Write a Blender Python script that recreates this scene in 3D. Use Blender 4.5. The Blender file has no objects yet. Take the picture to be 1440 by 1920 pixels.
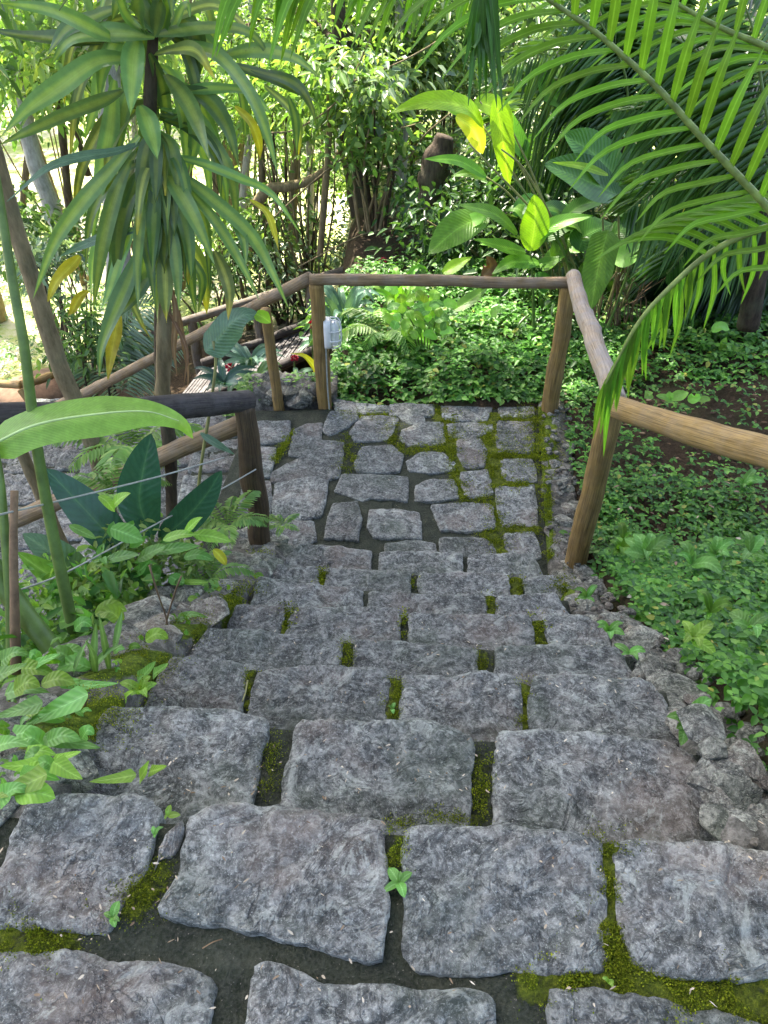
import bpy, math, random
import numpy as np
from mathutils import Vector, noise

random.seed(7)
rng = np.random.default_rng(7)
scene = bpy.context.scene
col = scene.collection
R = math.radians

# ------------------------------------------------------------------ camera
PITCH = 39.5
F = 1400.0                      # focal length in photo pixels (1440 x 1920)
CAM = Vector((0.0, 0.0, 1.5))
cam_d = bpy.data.cameras.new("camera")
cam_d.sensor_fit = 'VERTICAL'
cam_d.sensor_height = 24.0
cam_d.lens = F / 1920.0 * 24.0
cam_d.clip_start = 0.05
cam_d.clip_end = 400.0
cam = bpy.data.objects.new("camera", cam_d)
cam.location = CAM
cam.rotation_euler = (R(90 - PITCH), 0, 0)
col.objects.link(cam)
scene.camera = cam

# ------------------------------------------------------------------ world, sun, exposure
SUN_EL, SUN_AZ = 56.0, -38.0    # azimuth measured from +Y towards +X
world = bpy.data.worlds.new("World")
scene.world = world
world.use_nodes = True
wn = world.node_tree
for n in list(wn.nodes):
    wn.nodes.remove(n)
sky = wn.nodes.new("ShaderNodeTexSky")
sky.sky_type = 'NISHITA'
sky.sun_disc = False
sky.sun_elevation = R(SUN_EL)
sky.sun_rotation = R(SUN_AZ)
sky.dust_density = 4.0
sky.air_density = 0.8
bg = wn.nodes.new("ShaderNodeBackground")
bg.inputs['Strength'].default_value = 0.15
wo = wn.nodes.new("ShaderNodeOutputWorld")
wn.links.new(sky.outputs[0], bg.inputs['Color'])
wn.links.new(bg.outputs[0], wo.inputs['Surface'])

sd = Vector((math.sin(R(SUN_AZ)) * math.cos(R(SUN_EL)), math.cos(R(SUN_AZ)) * math.cos(R(SUN_EL)), math.sin(R(SUN_EL))))
sun_d = bpy.data.lights.new("sun", 'SUN')
sun_d.energy = 3.6
sun_d.angle = R(0.6)
sun_d.color = (1.0, 0.95, 0.86)
sun = bpy.data.objects.new("sun", sun_d)
sun.rotation_euler = sd.to_track_quat('Z', 'Y').to_euler()
sun.location = sd * 30
col.objects.link(sun)

scene.view_settings.view_transform = 'Standard'
scene.view_settings.look = 'None'
scene.view_settings.gamma = 1.0
scene.view_settings.exposure = 2.55
scene.view_settings.use_white_balance = True      # camera balanced for open shade
scene.view_settings.white_balance_temperature = 6800
scene.view_settings.white_balance_tint = 10
scene.cycles.max_bounces = 8
scene.cycles.transparent_max_bounces = 8

# ------------------------------------------------------------------ pixel helpers
cp, sp = math.cos(R(PITCH)), math.sin(R(PITCH))
FWD, UP = Vector((0, cp, -sp)), Vector((0, sp, cp))
def ray(px, py):
    return FWD + Vector((1, 0, 0)) * ((px - 720) / F) + UP * ((960 - py) / F)
def PZ(px, py, z):
    d = ray(px, py)
    return CAM + d * ((z - CAM.z) / d.z)
def PY(px, py, Y):
    d = ray(px, py)
    return CAM + d * (Y / d.y)
def depth(p):
    return (p - CAM).dot(FWD)

# ------------------------------------------------------------------ materials
class NT:
    def __init__(self, name):
        self.m = bpy.data.materials.new(name)
        self.m.use_nodes = True
        self.t = self.m.node_tree
        for n in list(self.t.nodes):
            self.t.nodes.remove(n)
        self.out = self.n("OutputMaterial")
    def n(self, kind, **kw):
        nd = self.t.nodes.new("ShaderNode" + kind)
        for k, v in kw.items():
            setattr(nd, k, v)
        return nd
    def l(self, a, b):
        self.t.links.new(a, b)
    def val(self, sock, v):
        if hasattr(v, 'is_output') or isinstance(v, bpy.types.NodeSocket):
            self.l(v, sock)
        else:
            sock.default_value = v
    def noise(self, scale, detail=4.0, rough=0.6, vec=None, dist=0.0):
        nd = self.n("TexNoise")
        nd.inputs['Scale'].default_value = scale
        nd.inputs['Detail'].default_value = detail
        nd.inputs['Roughness'].default_value = rough
        nd.inputs['Distortion'].default_value = dist
        if vec is not None:
            self.l(vec, nd.inputs['Vector'])
        return nd.outputs['Fac']
    def ramp(self, fac, stops):
        nd = self.n("ValToRGB")
        cr = nd.color_ramp
        while len(cr.elements) < len(stops):
            cr.elements.new(0.5)
        for e, (p, c) in zip(cr.elements, stops):
            e.position = p
            e.color = tuple(c) + (1,) if not isinstance(c, (int, float)) else (c, c, c, 1)
        self.l(fac, nd.inputs['Fac'])
        return nd.outputs['Color']
    def mix(self, fac, a, b, mode='MIX'):
        nd = self.n("Mix", data_type='RGBA', blend_type=mode)
        self.val(nd.inputs[0], fac)
        for s, v in ((nd.inputs[6], a), (nd.inputs[7], b)):
            self.val(s, tuple(v) + (1,) if isinstance(v, (tuple, list)) and len(v) == 3 else v)
        return nd.outputs[2]
    def math(self, op, a, b=0.0, clamp=False):
        nd = self.n("Math", operation=op, use_clamp=clamp)
        self.val(nd.inputs[0], a)
        self.val(nd.inputs[1], b)
        return nd.outputs[0]
    def mapr(self, v, a, b, c=0.0, d=1.0):
        nd = self.n("MapRange")
        self.val(nd.inputs[0], v)
        for i, x in enumerate((a, b, c, d)):
            nd.inputs[i + 1].default_value = x
        return nd.outputs[0]
    def bump(self, h, strength=0.5, dist=0.01):
        nd = self.n("Bump")
        nd.inputs['Strength'].default_value = strength
        nd.inputs['Distance'].default_value = dist
        self.l(h, nd.inputs['Height'])
        return nd.outputs['Normal']
    def princ(self, color, rough=0.8, normal=None, spec=0.4):
        b = self.n("BsdfPrincipled")
        self.val(b.inputs['Base Color'], tuple(color) + (1,) if isinstance(color, tuple) else color)
        self.val(b.inputs['Roughness'], rough)
        b.inputs['Specular IOR Level'].default_value = spec
        if normal is not None:
            self.l(normal, b.inputs['Normal'])
        return b.outputs[0]
    def done(self, sh):
        self.l(sh, self.out.inputs['Surface'])
        return self.m
    def obj(self):
        return self.n("TexCoord").outputs['Object']
    def uv(self):
        return self.n("TexCoord").outputs['UV']
    def rnd(self):
        return self.n("ObjectInfo").outputs['Random']
    def island(self):
        return self.n("NewGeometry").outputs['Random Per Island']
    def attr(self, name):
        nd = self.n("Attribute", attribute_name=name)
        return nd.outputs['Fac']
    def hsv(self, color, h=0.5, s=1.0, v=1.0):
        nd = self.n("HueSaturation")
        self.val(nd.inputs['Hue'], h); self.val(nd.inputs['Saturation'], s); self.val(nd.inputs['Value'], v)
        self.l(color, nd.inputs['Color'])
        return nd.outputs['Color']

def stone_material(name, tint=(1, 1, 1), bright=1.0):
    t = NT(name)
    o = t.obj()
    r = t.rnd()
    off = t.n("VectorMath", operation='ADD')
    t.l(o, off.inputs[0])
    cx = t.n("CombineXYZ")
    t.l(t.math('MULTIPLY', r, 37.0), cx.inputs[0])
    t.l(cx.outputs[0], off.inputs[1])
    v = off.outputs[0]
    big = t.noise(3.0, 4, 0.6, v)
    med = t.noise(15.0, 6, 0.75, v, 1.2)
    fine = t.noise(75.0, 5, 0.78, v, 0.5)
    spk = t.noise(230.0, 3, 0.7, v)
    c = t.ramp(med, [(0.37, (0.045, 0.047, 0.046)), (0.5, (0.112, 0.112, 0.11)), (0.62, (0.24, 0.235, 0.225))])
    c = t.mix(t.mapr(fine, 0.51, 0.66), c, t.mix(0.6, c, (0.40, 0.395, 0.38)))
    c = t.mix(t.mapr(fine, 0.48, 0.36), c, t.mix(0.7, c, (0.022, 0.022, 0.022)))
    c = t.mix(t.mapr(spk, 0.60, 0.70), c, t.mix(0.55, c, (0.60, 0.59, 0.56)))
    c = t.mix(t.math('MULTIPLY', t.mapr(big, 0.53, 0.66), 0.7), c, t.mix(0.5, c, (0.20, 0.14, 0.115)))
    c = t.mix(t.math('MULTIPLY', t.mapr(big, 0.48, 0.34), 0.7), c, t.mix(0.6, c, (0.05, 0.068, 0.045)))
    li = t.noise(7.0, 7, 0.8, v, 1.5)
    c = t.mix(t.math('MULTIPLY', t.mapr(li, 0.55, 0.61), 0.75), c, t.mix(0.6, c, (0.40, 0.41, 0.38)))
    crack = t.math('ABSOLUTE', t.math('SUBTRACT', t.noise(5.0, 5, 0.7, v, 0.8), 0.5))
    c = t.mix(t.math('MULTIPLY', t.mapr(crack, 0.014, 0.0), 0.55), c, (0.02, 0.02, 0.02))
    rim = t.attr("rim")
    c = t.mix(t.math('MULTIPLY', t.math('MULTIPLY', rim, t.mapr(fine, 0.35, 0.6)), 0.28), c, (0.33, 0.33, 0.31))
    dirt = t.math('MULTIPLY', t.attr("dirt"), t.mapr(t.noise(20, 4, .7, v), .3, .6))  # shade under the riser, painted into the stone colour towards the tread's back
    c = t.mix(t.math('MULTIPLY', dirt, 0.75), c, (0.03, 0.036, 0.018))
    c = t.mix(1.0, c, tuple(tint), 'MULTIPLY')
    c = t.hsv(c, h=t.mapr(r, 0, 1, .49, .505), v=t.mapr(r, 0, 1, 0.72 * bright, 1.15 * bright))
    h = t.math('ADD', t.math('ADD', t.math('MULTIPLY', med, 1.4), t.math('MULTIPLY', fine, 0.5)), t.math('MULTIPLY', t.mapr(crack, 0.02, 0.0), -.25))
    return t.done(t.princ(c, 0.82, t.bump(h, 1.0, 0.016), 0.3))

def mortar_material(name, wet=1.0):
    t = NT(name)
    o = t.obj()
    fine = t.noise(120.0, 4, 0.7, o)
    med = t.noise(14.0, 4, 0.65, o)
    c = t.ramp(med, [(0.3, (0.012, 0.018, 0.011)), (0.55, (0.028, 0.036, 0.022)), (0.75, (0.055, 0.060, 0.040))])
    c = t.mix(t.mapr(fine, 0.4, 0.75), c, t.mix(0.45, c, (0.13, 0.13, 0.11)))
    c = t.mix(t.mapr(t.noise(240.0, 1, 0.5, o), 0.73, 0.78), c, (0.22, 0.20, 0.17))
    mossn = t.math('ADD', t.attr("moss"), t.math('MULTIPLY', t.math('SUBTRACT', t.noise(34.0, 6, 0.8, o), 0.5), 2.2))
    mm = t.mapr(mossn, 0.42, 0.72)
    mc = t.ramp(t.noise(70.0, 3, 0.7, o), [(0.3, (0.045, 0.062, 0.008)), (0.55, (0.13, 0.17, 0.014)), (0.75, (0.25, 0.29, 0.025))])
    c = t.mix(mm, c, mc)
    h = t.math('ADD', t.math('MULTIPLY', t.math('ADD', fine, med), 0.9), t.math('MULTIPLY', t.math('MULTIPLY', mm, t.noise(180, 3, 0.7, o)), 1.5))
    return t.done(t.princ(c, 0.9, t.bump(h, 1.0, 0.016), 0.2))

def wood_material(name, light, dark, grey=0.0, stain=0.4):
    t = NT(name)
    uv = t.uv()
    sc = t.n("VectorMath", operation='MULTIPLY')
    t.l(uv, sc.inputs[0]); sc.inputs[1].default_value = (3.0, 0.6, 1)
    o = t.obj()
    n1 = t.noise(9.0, 5, 0.65, sc.outputs[0], 0.3)
    sc2 = t.n("VectorMath", operation='MULTIPLY')
    t.l(uv, sc2.inputs[0]); sc2.inputs[1].default_value = (14.0, 0.8, 1)
    n2 = t.noise(5.0, 4, 0.6, sc2.outputs[0])
    n3 = t.noise(7.0, 4, 0.6, o)
    c = t.ramp(n1, [(0.3, dark), (0.68, light)])
    c = t.mix(t.math('MULTIPLY', t.mapr(n2, 0.5, 0.36), 0.75), c, tuple(x * 0.35 for x in dark))
    c = t.mix(t.math('MULTIPLY', t.mapr(n3, 0.45, 0.7), stain), c, tuple(x * 0.55 for x in dark))
    if grey > 0:
        c = t.mix(t.math('MULTIPLY', t.mapr(t.noise(12, 4, 0.7, o), 0.4, 0.62), grey), c, (0.27, 0.26, 0.26))
    c = t.mix(t.math('MULTIPLY', t.mapr(t.noise(60, 3, 0.7, o), 0.62, 0.75), 0.4), c, (0.10, 0.13, 0.05))
    h = t.math('ADD', n2, t.math('MULTIPLY', n1, 0.5))
    return t.done(t.princ(c, 0.75, t.bump(h, 0.6, 0.006), 0.3))

def leaf_material(name, edge, mid, midw=0.16, tip=None, trans=0.3, rough=0.42, vein=0.35, vscale=46.0, rib=None, ribw=0.5, spec=0.4):
    """big leaf: colour runs across the blade (u) from edge to a central band, with side veins"""
    t = NT(name)
    uv = t.uv()
    sep = t.n("SeparateXYZ"); t.l(uv, sep.inputs[0])
    u, v = sep.outputs[0], sep.outputs[1]
    o = t.obj()
    du = t.math('ABSOLUTE', t.math('SUBTRACT', u, 0.5))
    wob = t.math('MULTIPLY', t.math('SUBTRACT', t.noise(9, 3, 0.6, o), 0.5), 0.08)
    f = t.mapr(t.math('ADD', du, wob), midw, midw * 0.45)
    c = t.mix(f, edge, mid)
    if tip is not None:
        tn = t.math('ADD', v, t.math('MULTIPLY', t.math('SUBTRACT', t.noise(14, 4, 0.7, o), 0.5), 0.45))
        c = t.mix(t.mapr(tn, 0.72, 0.98), c, tip)
    # midrib
    c = t.mix(t.math('MULTIPLY', t.mapr(du, 0.028, 0.012), ribw), c, rib if rib else tuple(min(1, x * 1.6 + 0.03) for x in mid))
    w = t.math('SINE', t.math('MULTIPLY', t.math('ADD', v, t.math('MULTIPLY', du, -0.35)), vscale * 6.283 / 2))
    c = t.mix(t.math('MULTIPLY', t.mapr(w, 0.2, 1.0), vein * 0.45), c, t.mix(0.5, c, (0.0, 0.01, 0.0)))
    n = t.noise(20, 4, 0.7, o)
    c = t.hsv(c, h=t.mapr(t.rnd(), 0, 1, 0.488, 0.508), v=t.math('ADD', t.mapr(t.rnd(), 0, 1, 0.7, 1.2), t.mapr(n, 0.3, 0.7, -0.15, 0.15)))
    spots = t.mapr(t.noise(45, 3, 0.75, o), 0.68, 0.76)
    c = t.mix(t.math('MULTIPLY', spots, 0.45), c, (0.12, 0.09, 0.03))
    bn = t.bump(t.math('ADD', t.math('MULTIPLY', w, vein), t.math('MULTIPLY', n, 0.5)), 0.35, 0.004)
    a = t.princ(c, rough, bn, spec)
    tr = t.n("BsdfTranslucent")
    t.l(t.mix(1.0, c, (1.25, 1.35, 0.5), 'MULTIPLY'), tr.inputs['Color'])
    ms = t.n("MixShader"); ms.inputs[0].default_value = trans
    t.l(a, ms.inputs[1]); t.l(tr.outputs[0], ms.inputs[2])
    return t.done(ms.outputs[0])

def foliage_material(name, stops, trans=0.35, rough=0.45, spec=0.4):
    t = NT(name)
    c = t.ramp(t.island(), stops)
    o = t.obj()
    c = t.hsv(c, h=t.mapr(t.rnd(), 0, 1, 0.485, 0.51), v=t.mapr(t.noise(2.2, 3, 0.6, o), 0.3, 0.7, 0.65, 1.3))
    a = t.princ(c, rough, None, spec)
    tr = t.n("BsdfTranslucent")
    t.l(t.mix(1.0, c, (1.25, 1.3, 0.55), 'MULTIPLY'), tr.inputs['Color'])
    ms = t.n("MixShader"); ms.inputs[0].default_value = trans
    t.l(a, ms.inputs[1]); t.l(tr.outputs[0], ms.inputs[2])
    return t.done(ms.outputs[0])

def plain_material(name, c, rough=0.6, var=0.25, scale=30, metallic=0.0):
    t = NT(name)
    o = t.obj()
    n = t.noise(scale, 4, 0.65, o)
    cc = t.mix(t.mapr(n, 0.35, 0.65), tuple(x * (1 - var) for x in c), tuple(min(1, x * (1 + var)) for x in c))
    return t.done(t.princ(cc, rough, t.bump(n, 0.3, 0.004)))

def bark_material(name, a, b):
    t = NT(name)
    o = t.obj()
    sc = t.n("VectorMath", operation='MULTIPLY'); t.l(o, sc.inputs[0]); sc.inputs[1].default_value = (1, 1, 0.25)
    n = t.noise(30, 5, 0.7, sc.outputs[0])
    n2 = t.noise(5, 4, 0.6, o)
    c = t.ramp(n, [(0.3, a), (0.7, b)])
    c = t.mix(t.math('MULTIPLY', t.mapr(n2, 0.5, 0.7), 0.4), c, (0.10, 0.12, 0.07))
    return t.done(t.princ(c, 0.85, t.bump(n, 0.9, 0.015), 0.2))

M = {}
M['stone'] = stone_material("granite", (0.935, 1.0, 0.985), 1.3)
M['rubble'] = stone_material("rubble_rock", (0.98, 1.0, 0.88), 1.5)
M['mortar'] = mortar_material("mossy_mortar")
M['wood'] = wood_material("weathered_post_wood", (0.36, 0.235, 0.075), (0.16, 0.10, 0.034), 0.06)
M['wood_grey'] = wood_material("grey_rail_wood", (0.33, 0.235, 0.125), (0.165, 0.108, 0.052), 0.22)
M['wood_pale'] = wood_material("peeled_rail_wood", (0.46, 0.38, 0.28), (0.25, 0.18, 0.12), 0.6, 0.5)
M['wood_tan'] = wood_material("tan_rail_wood", (0.44, 0.29, 0.105), (0.23, 0.145, 0.05), 0.15)
M['wood_dark'] = wood_material("dark_rail_wood", (0.075, 0.062, 0.055), (0.028, 0.023, 0.022), 0.12)
M['wood_brown'] = wood_material('dark_post_wood', (0.13, 0.085, 0.04), (0.05, 0.032, 0.018), 0.05)
M['wood_far'] = wood_material('faded_rail_wood', (0.19, 0.15, 0.10), (0.10, 0.075, 0.05), 0.3)
M['board'] = wood_material("boardwalk_wood", (0.115, 0.105, 0.10), (0.06, 0.054, 0.052), 0.4)
M['bark_dark'] = bark_material("dark_bark", (0.025, 0.018, 0.013), (0.10, 0.075, 0.05))
M['bark_tan'] = bark_material("tan_bark", (0.11, 0.085, 0.045), (0.30, 0.235, 0.13))
M['bark_pale'] = bark_material("pale_bark", (0.26, 0.25, 0.22), (0.52, 0.50, 0.46))
M['stem_green'] = plain_material("green_stem", (0.10, 0.165, 0.035), 0.45, 0.25, 14)
M['stem_yellow'] = plain_material("yellow_stem", (0.21, 0.21, 0.075), 0.5, 0.25, 14)
M['stem_brown'] = plain_material("dry_stem", (0.17, 0.11, 0.06), 0.8, 0.3, 20)
M['rachis'] = plain_material("palm_midrib", (0.19, 0.25, 0.06), 0.5, 0.35, 18)
M['cable'] = plain_material("grey_cable", (0.33, 0.34, 0.30), 0.6, 0.2, 30)
M['litter'] = foliage_material("dead_leaf", [(0.0, (0.06, 0.035, 0.02)), (0.5, (0.14, 0.085, 0.045)), (1.0, (0.26, 0.19, 0.12))], 0.1, 0.8)
M['litter_pale'] = foliage_material('pale_litter', [(0.0, (0.14, 0.09, 0.05)), (0.4, (0.34, 0.28, 0.19)), (1.0, (0.62, 0.57, 0.46))], 0.1, 0.8)
M['red'] = plain_material("red_bract", (0.55, 0.02, 0.06), 0.5, 0.25, 40)
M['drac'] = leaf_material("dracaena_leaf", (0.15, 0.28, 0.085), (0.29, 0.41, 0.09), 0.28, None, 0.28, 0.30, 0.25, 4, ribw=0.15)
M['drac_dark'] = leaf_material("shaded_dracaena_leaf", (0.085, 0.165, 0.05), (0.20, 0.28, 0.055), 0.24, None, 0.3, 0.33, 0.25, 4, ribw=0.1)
M['drac_old'] = leaf_material("yellowing_dracaena_leaf", (0.14, 0.20, 0.05), (0.36, 0.40, 0.08), 0.22, (0.50, 0.42, 0.03), 0.3, 0.45, 0.25, 4)
M['drac_yellow'] = leaf_material("yellow_leaf", (0.50, 0.45, 0.03), (0.58, 0.55, 0.06), 0.2, (0.36, 0.30, 0.04), 0.4, 0.5, 0.25, 10)
M['helic'] = leaf_material("heliconia_leaf", (0.13, 0.31, 0.035), (0.18, 0.38, 0.05), 0.12, None, 0.4, 0.36, 0.55, 40)
M['helic_lime'] = leaf_material("lime_heliconia_leaf", (0.26, 0.46, 0.03), (0.34, 0.54, 0.05), 0.15, None, 0.55, 0.4, 0.5, 40)
M['helic_dark'] = leaf_material("dark_heliconia_leaf", (0.055, 0.16, 0.025), (0.085, 0.21, 0.035), 0.1, None, 0.3, 0.32, 0.5, 40)
M['helic_pale'] = leaf_material("pale_banana_leaf", (0.30, 0.62, 0.11), (0.34, 0.65, 0.14), 0.2, None, 0.45, 0.38, 0.3, 84, (0.40, 0.58, 0.22))
M['helic_yell'] = leaf_material("yellow_heliconia_leaf", (0.55, 0.55, 0.06), (0.60, 0.62, 0.12), 0.15, (0.55, 0.5, 0.05), 0.5, 0.45, 0.4, 40)
M['blue_leaf'] = leaf_material("blue_green_leaf", (0.13, 0.24, 0.16), (0.17, 0.30, 0.20), 0.1, None, 0.25, 0.3, 0.6, 34, (0.24, 0.36, 0.22))
M['cordy'] = leaf_material("dark_glossy_leaf", (0.026, 0.085, 0.05), (0.034, 0.105, 0.058), 0.1, None, 0.2, 0.25, 0.35, 26, (0.08, 0.18, 0.08), spec=0.55)
M['arrow'] = leaf_material("arrowhead_leaf", (0.15, 0.36, 0.075), (0.20, 0.42, 0.12), 0.12, None, 0.35, 0.42, 0.5, 16)
M['arrow_lime'] = leaf_material("lime_arrowhead_leaf", (0.24, 0.44, 0.06), (0.30, 0.50, 0.10), 0.12, None, 0.4, 0.42, 0.5, 16)
M['strap'] = leaf_material("strap_leaf", (0.14, 0.26, 0.09), (0.20, 0.34, 0.13), 0.2, None, 0.3, 0.4, 0.3, 6)
M['palm'] = leaf_material("palm_leaflet", (0.135, 0.29, 0.03), (0.19, 0.37, 0.05), 0.1, None, 0.55, 0.36, 0.25, 3)
M['dead_leaf'] = leaf_material("brown_dry_leaf", (0.20, 0.11, 0.05), (0.26, 0.16, 0.08), 0.2, None, 0.2, 0.7, 0.3, 10)
M['f_cover'] = foliage_material("ground_cover_leaf", [(0.0, (0.028, 0.11, 0.02)), (0.5, (0.066, 0.225, 0.03)), (0.85, (0.12, 0.33, 0.042)), (0.96, (0.17, 0.40, 0.07)), (1.0, (0.34, 0.34, 0.06))], 0.35)
M['f_mid'] = foliage_material("shrub_leaf", [(0.0, (0.05, 0.11, 0.035)), (0.5, (0.11, 0.22, 0.06)), (1.0, (0.22, 0.36, 0.10))], 0.4, 0.36)
M['f_lime'] = foliage_material("lime_shrub_leaf", [(0.0, (0.09, 0.20, 0.045)), (0.6, (0.17, 0.32, 0.08)), (1.0, (0.30, 0.42, 0.11))], 0.42)
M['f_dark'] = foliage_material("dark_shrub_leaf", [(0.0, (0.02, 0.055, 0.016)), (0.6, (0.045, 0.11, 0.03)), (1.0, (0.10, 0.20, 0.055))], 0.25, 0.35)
M['f_grey'] = foliage_material("grey_green_leaf", [(0.0, (0.10, 0.17, 0.10)), (0.5, (0.18, 0.28, 0.17)), (1.0, (0.32, 0.43, 0.28))], 0.3, 0.3)
M['f_palm'] = foliage_material("shaded_palm_leaf", [(0.0, (0.035, 0.095, 0.02)), (0.6, (0.075, 0.18, 0.035)), (1.0, (0.16, 0.29, 0.08))], 0.3, 0.32)
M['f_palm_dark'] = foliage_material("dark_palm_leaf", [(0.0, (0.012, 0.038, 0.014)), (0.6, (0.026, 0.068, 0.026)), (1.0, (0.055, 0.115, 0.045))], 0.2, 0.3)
M['f_fern'] = foliage_material("fern_leaf", [(0.0, (0.12, 0.27, 0.06)), (0.6, (0.19, 0.37, 0.08)), (1.0, (0.30, 0.46, 0.12))], 0.4)
M['f_varieg'] = foliage_material("pale_mottled_leaf", [(0.0, (0.16, 0.34, 0.10)), (0.5, (0.28, 0.46, 0.16)), (1.0, (0.46, 0.58, 0.28))], 0.35)
M['f_ivy'] = foliage_material("canopy_leaf", [(0.0, (0.03, 0.08, 0.02)), (0.6, (0.06, 0.14, 0.03)), (1.0, (0.10, 0.2, 0.05))], 0.25)

# ------------------------------------------------------------------ object helpers
def origin(o):
    p = Vector((0, 0, 0))
    while o is not None:
        p += o.location
        o = o.parent
    return p
def tag(o, label=None, cat=None, group=None, kind=None):
    if label: o["label"] = label
    if cat: o["category"] = cat
    if group: o["group"] = group
    if kind: o["kind"] = kind
    return o
def thing(name, label, cat, loc, group=None):
    o = bpy.data.objects.new(name, None)
    o.empty_display_size = 0.05
    o.location = Vector(loc)
    col.objects.link(o)
    return tag(o, label, cat, group)
def mk(name, verts, faces, mat, parent=None, smooth=True, uvs=None, attrs=None):
    """verts in world coordinates"""
    org = origin(parent)
    me = bpy.data.meshes.new(name)
    if isinstance(verts, np.ndarray):
        v = verts.astype(np.float32) - np.array(org, dtype=np.float32)
        f = np.asarray(faces, dtype=np.int32)
        me.vertices.add(len(v)); me.vertices.foreach_set("co", v.ravel())
        me.loops.add(f.size); me.loops.foreach_set("vertex_index", f.ravel())
        me.polygons.add(len(f))
        me.polygons.foreach_set("loop_start", np.arange(0, f.size, f.shape[1], dtype=np.int32))
        me.update(calc_edges=True)
    else:
        me.from_pydata([tuple(Vector(p) - org) for p in verts], [], faces)
    if smooth:
        me.polygons.foreach_set("use_smooth", [True] * len(me.polygons))
    if uvs is not None:
        uvl = me.uv_layers.new(name="UVMap")
        idx = np.zeros(len(me.loops), dtype=np.int32)
        me.loops.foreach_get("vertex_index", idx)
        uvl.data.foreach_set("uv", np.asarray(uvs, dtype=np.float32)[idx].ravel())
    if attrs:
        for k, a in attrs.items():
            at = me.attributes.new(k, 'FLOAT', 'POINT')
            at.data.foreach_set("value", np.asarray(a, dtype=np.float32))
    me.materials.append(M[mat] if isinstance(mat, str) else mat)
    o = bpy.data.objects.new(name, me)
    col.objects.link(o)
    if parent is not None:
        o.parent = parent
    return o

class MB:
    """collects verts / faces / uvs for one mesh"""
    def __init__(self):
        self.v, self.f, self.uv = [], [], []
    def add(self, v, f, uv=None):
        k = len(self.v)
        self.v += [Vector(p) for p in v]
        self.f += [tuple(i + k for i in q) for q in f]
        self.uv += list(uv) if uv is not None else [(0.5, 0.5)] * len(v)
        return self
    def build(self, name, mat, parent=None, smooth=True):
        return mk(name, self.v, self.f, mat, parent, smooth, self.uv)

def spline(pts, n):
    """Catmull-Rom through pts, n samples evenly by length"""
    P = [Vector(p) for p in pts]
    if len(P) == 2:
        return [P[0].lerp(P[1], i / (n - 1)) for i in range(n)]
    Q = [P[0] * 2 - P[1]] + P + [P[-1] * 2 - P[-2]]
    out = []
    for i in range(1, len(Q) - 2):
        p0, p1, p2, p3 = Q[i - 1:i + 3]
        for k in range(12):
            t = k / 12
            out.append(0.5 * ((2 * p1) + (p2 - p0) * t + (2 * p0 - 5 * p1 + 4 * p2 - p3) * t * t + (3 * p1 - p0 - 3 * p2 + p3) * t ** 3))
    out.append(P[-1])
    L = [0]
    for a, b in zip(out, out[1:]):
        L.append(L[-1] + (b - a).length)
    res, j = [], 0
    for i in range(n):
        s = L[-1] * i / (n - 1)
        while j < len(L) - 2 and L[j + 1] < s:
            j += 1
        t = (s - L[j]) / max(1e-9, L[j + 1] - L[j])
        res.append(out[j].lerp(out[j + 1], min(1, max(0, t))))
    return res

def tube(pts, radii, seg=8, n=None, bumpy=0.0, freq=6.0, caps=True):
    n = n or max(2, len(pts) * 4)
    S = spline(pts, n)
    rr = [radii] * n if isinstance(radii, (int, float)) else [np.interp(i / (n - 1), np.linspace(0, 1, len(radii)), radii) for i in range(n)]
    v, f, uv = [], [], []
    t0 = (S[1] - S[0]).normalized()
    nrm = t0.orthogonal().normalized()
    ln = 0
    sd_ = random.random() * 50
    for i, p in enumerate(S):
        t = ((S[min(i + 1, n - 1)] - S[max(i - 1, 0)])).normalized()
        nrm = (nrm - t * nrm.dot(t)).normalized()
        b = t.cross(nrm)
        if i: ln += (S[i] - S[i - 1]).length
        for k in range(seg):
            a = 2 * math.pi * k / seg
            d = nrm * math.cos(a) + b * math.sin(a)
            r = rr[i]
            if bumpy:
                r *= 1 + bumpy * noise.noise(p * freq + d * 0.8 + Vector((sd_, 0, 0)))
            v.append(p + d * r)
            uv.append((k / seg, ln))
    for i in range(n - 1):
        for k in range(seg):
            k2 = (k + 1) % seg
            f.append((i * seg + k, i * seg + k2, (i + 1) * seg + k2, (i + 1) * seg + k))
    if caps:
        f.append(tuple(range(seg - 1, -1, -1)))
        f.append(tuple((n - 1) * seg + k for k in range(seg)))
    return v, f, uv

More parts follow.
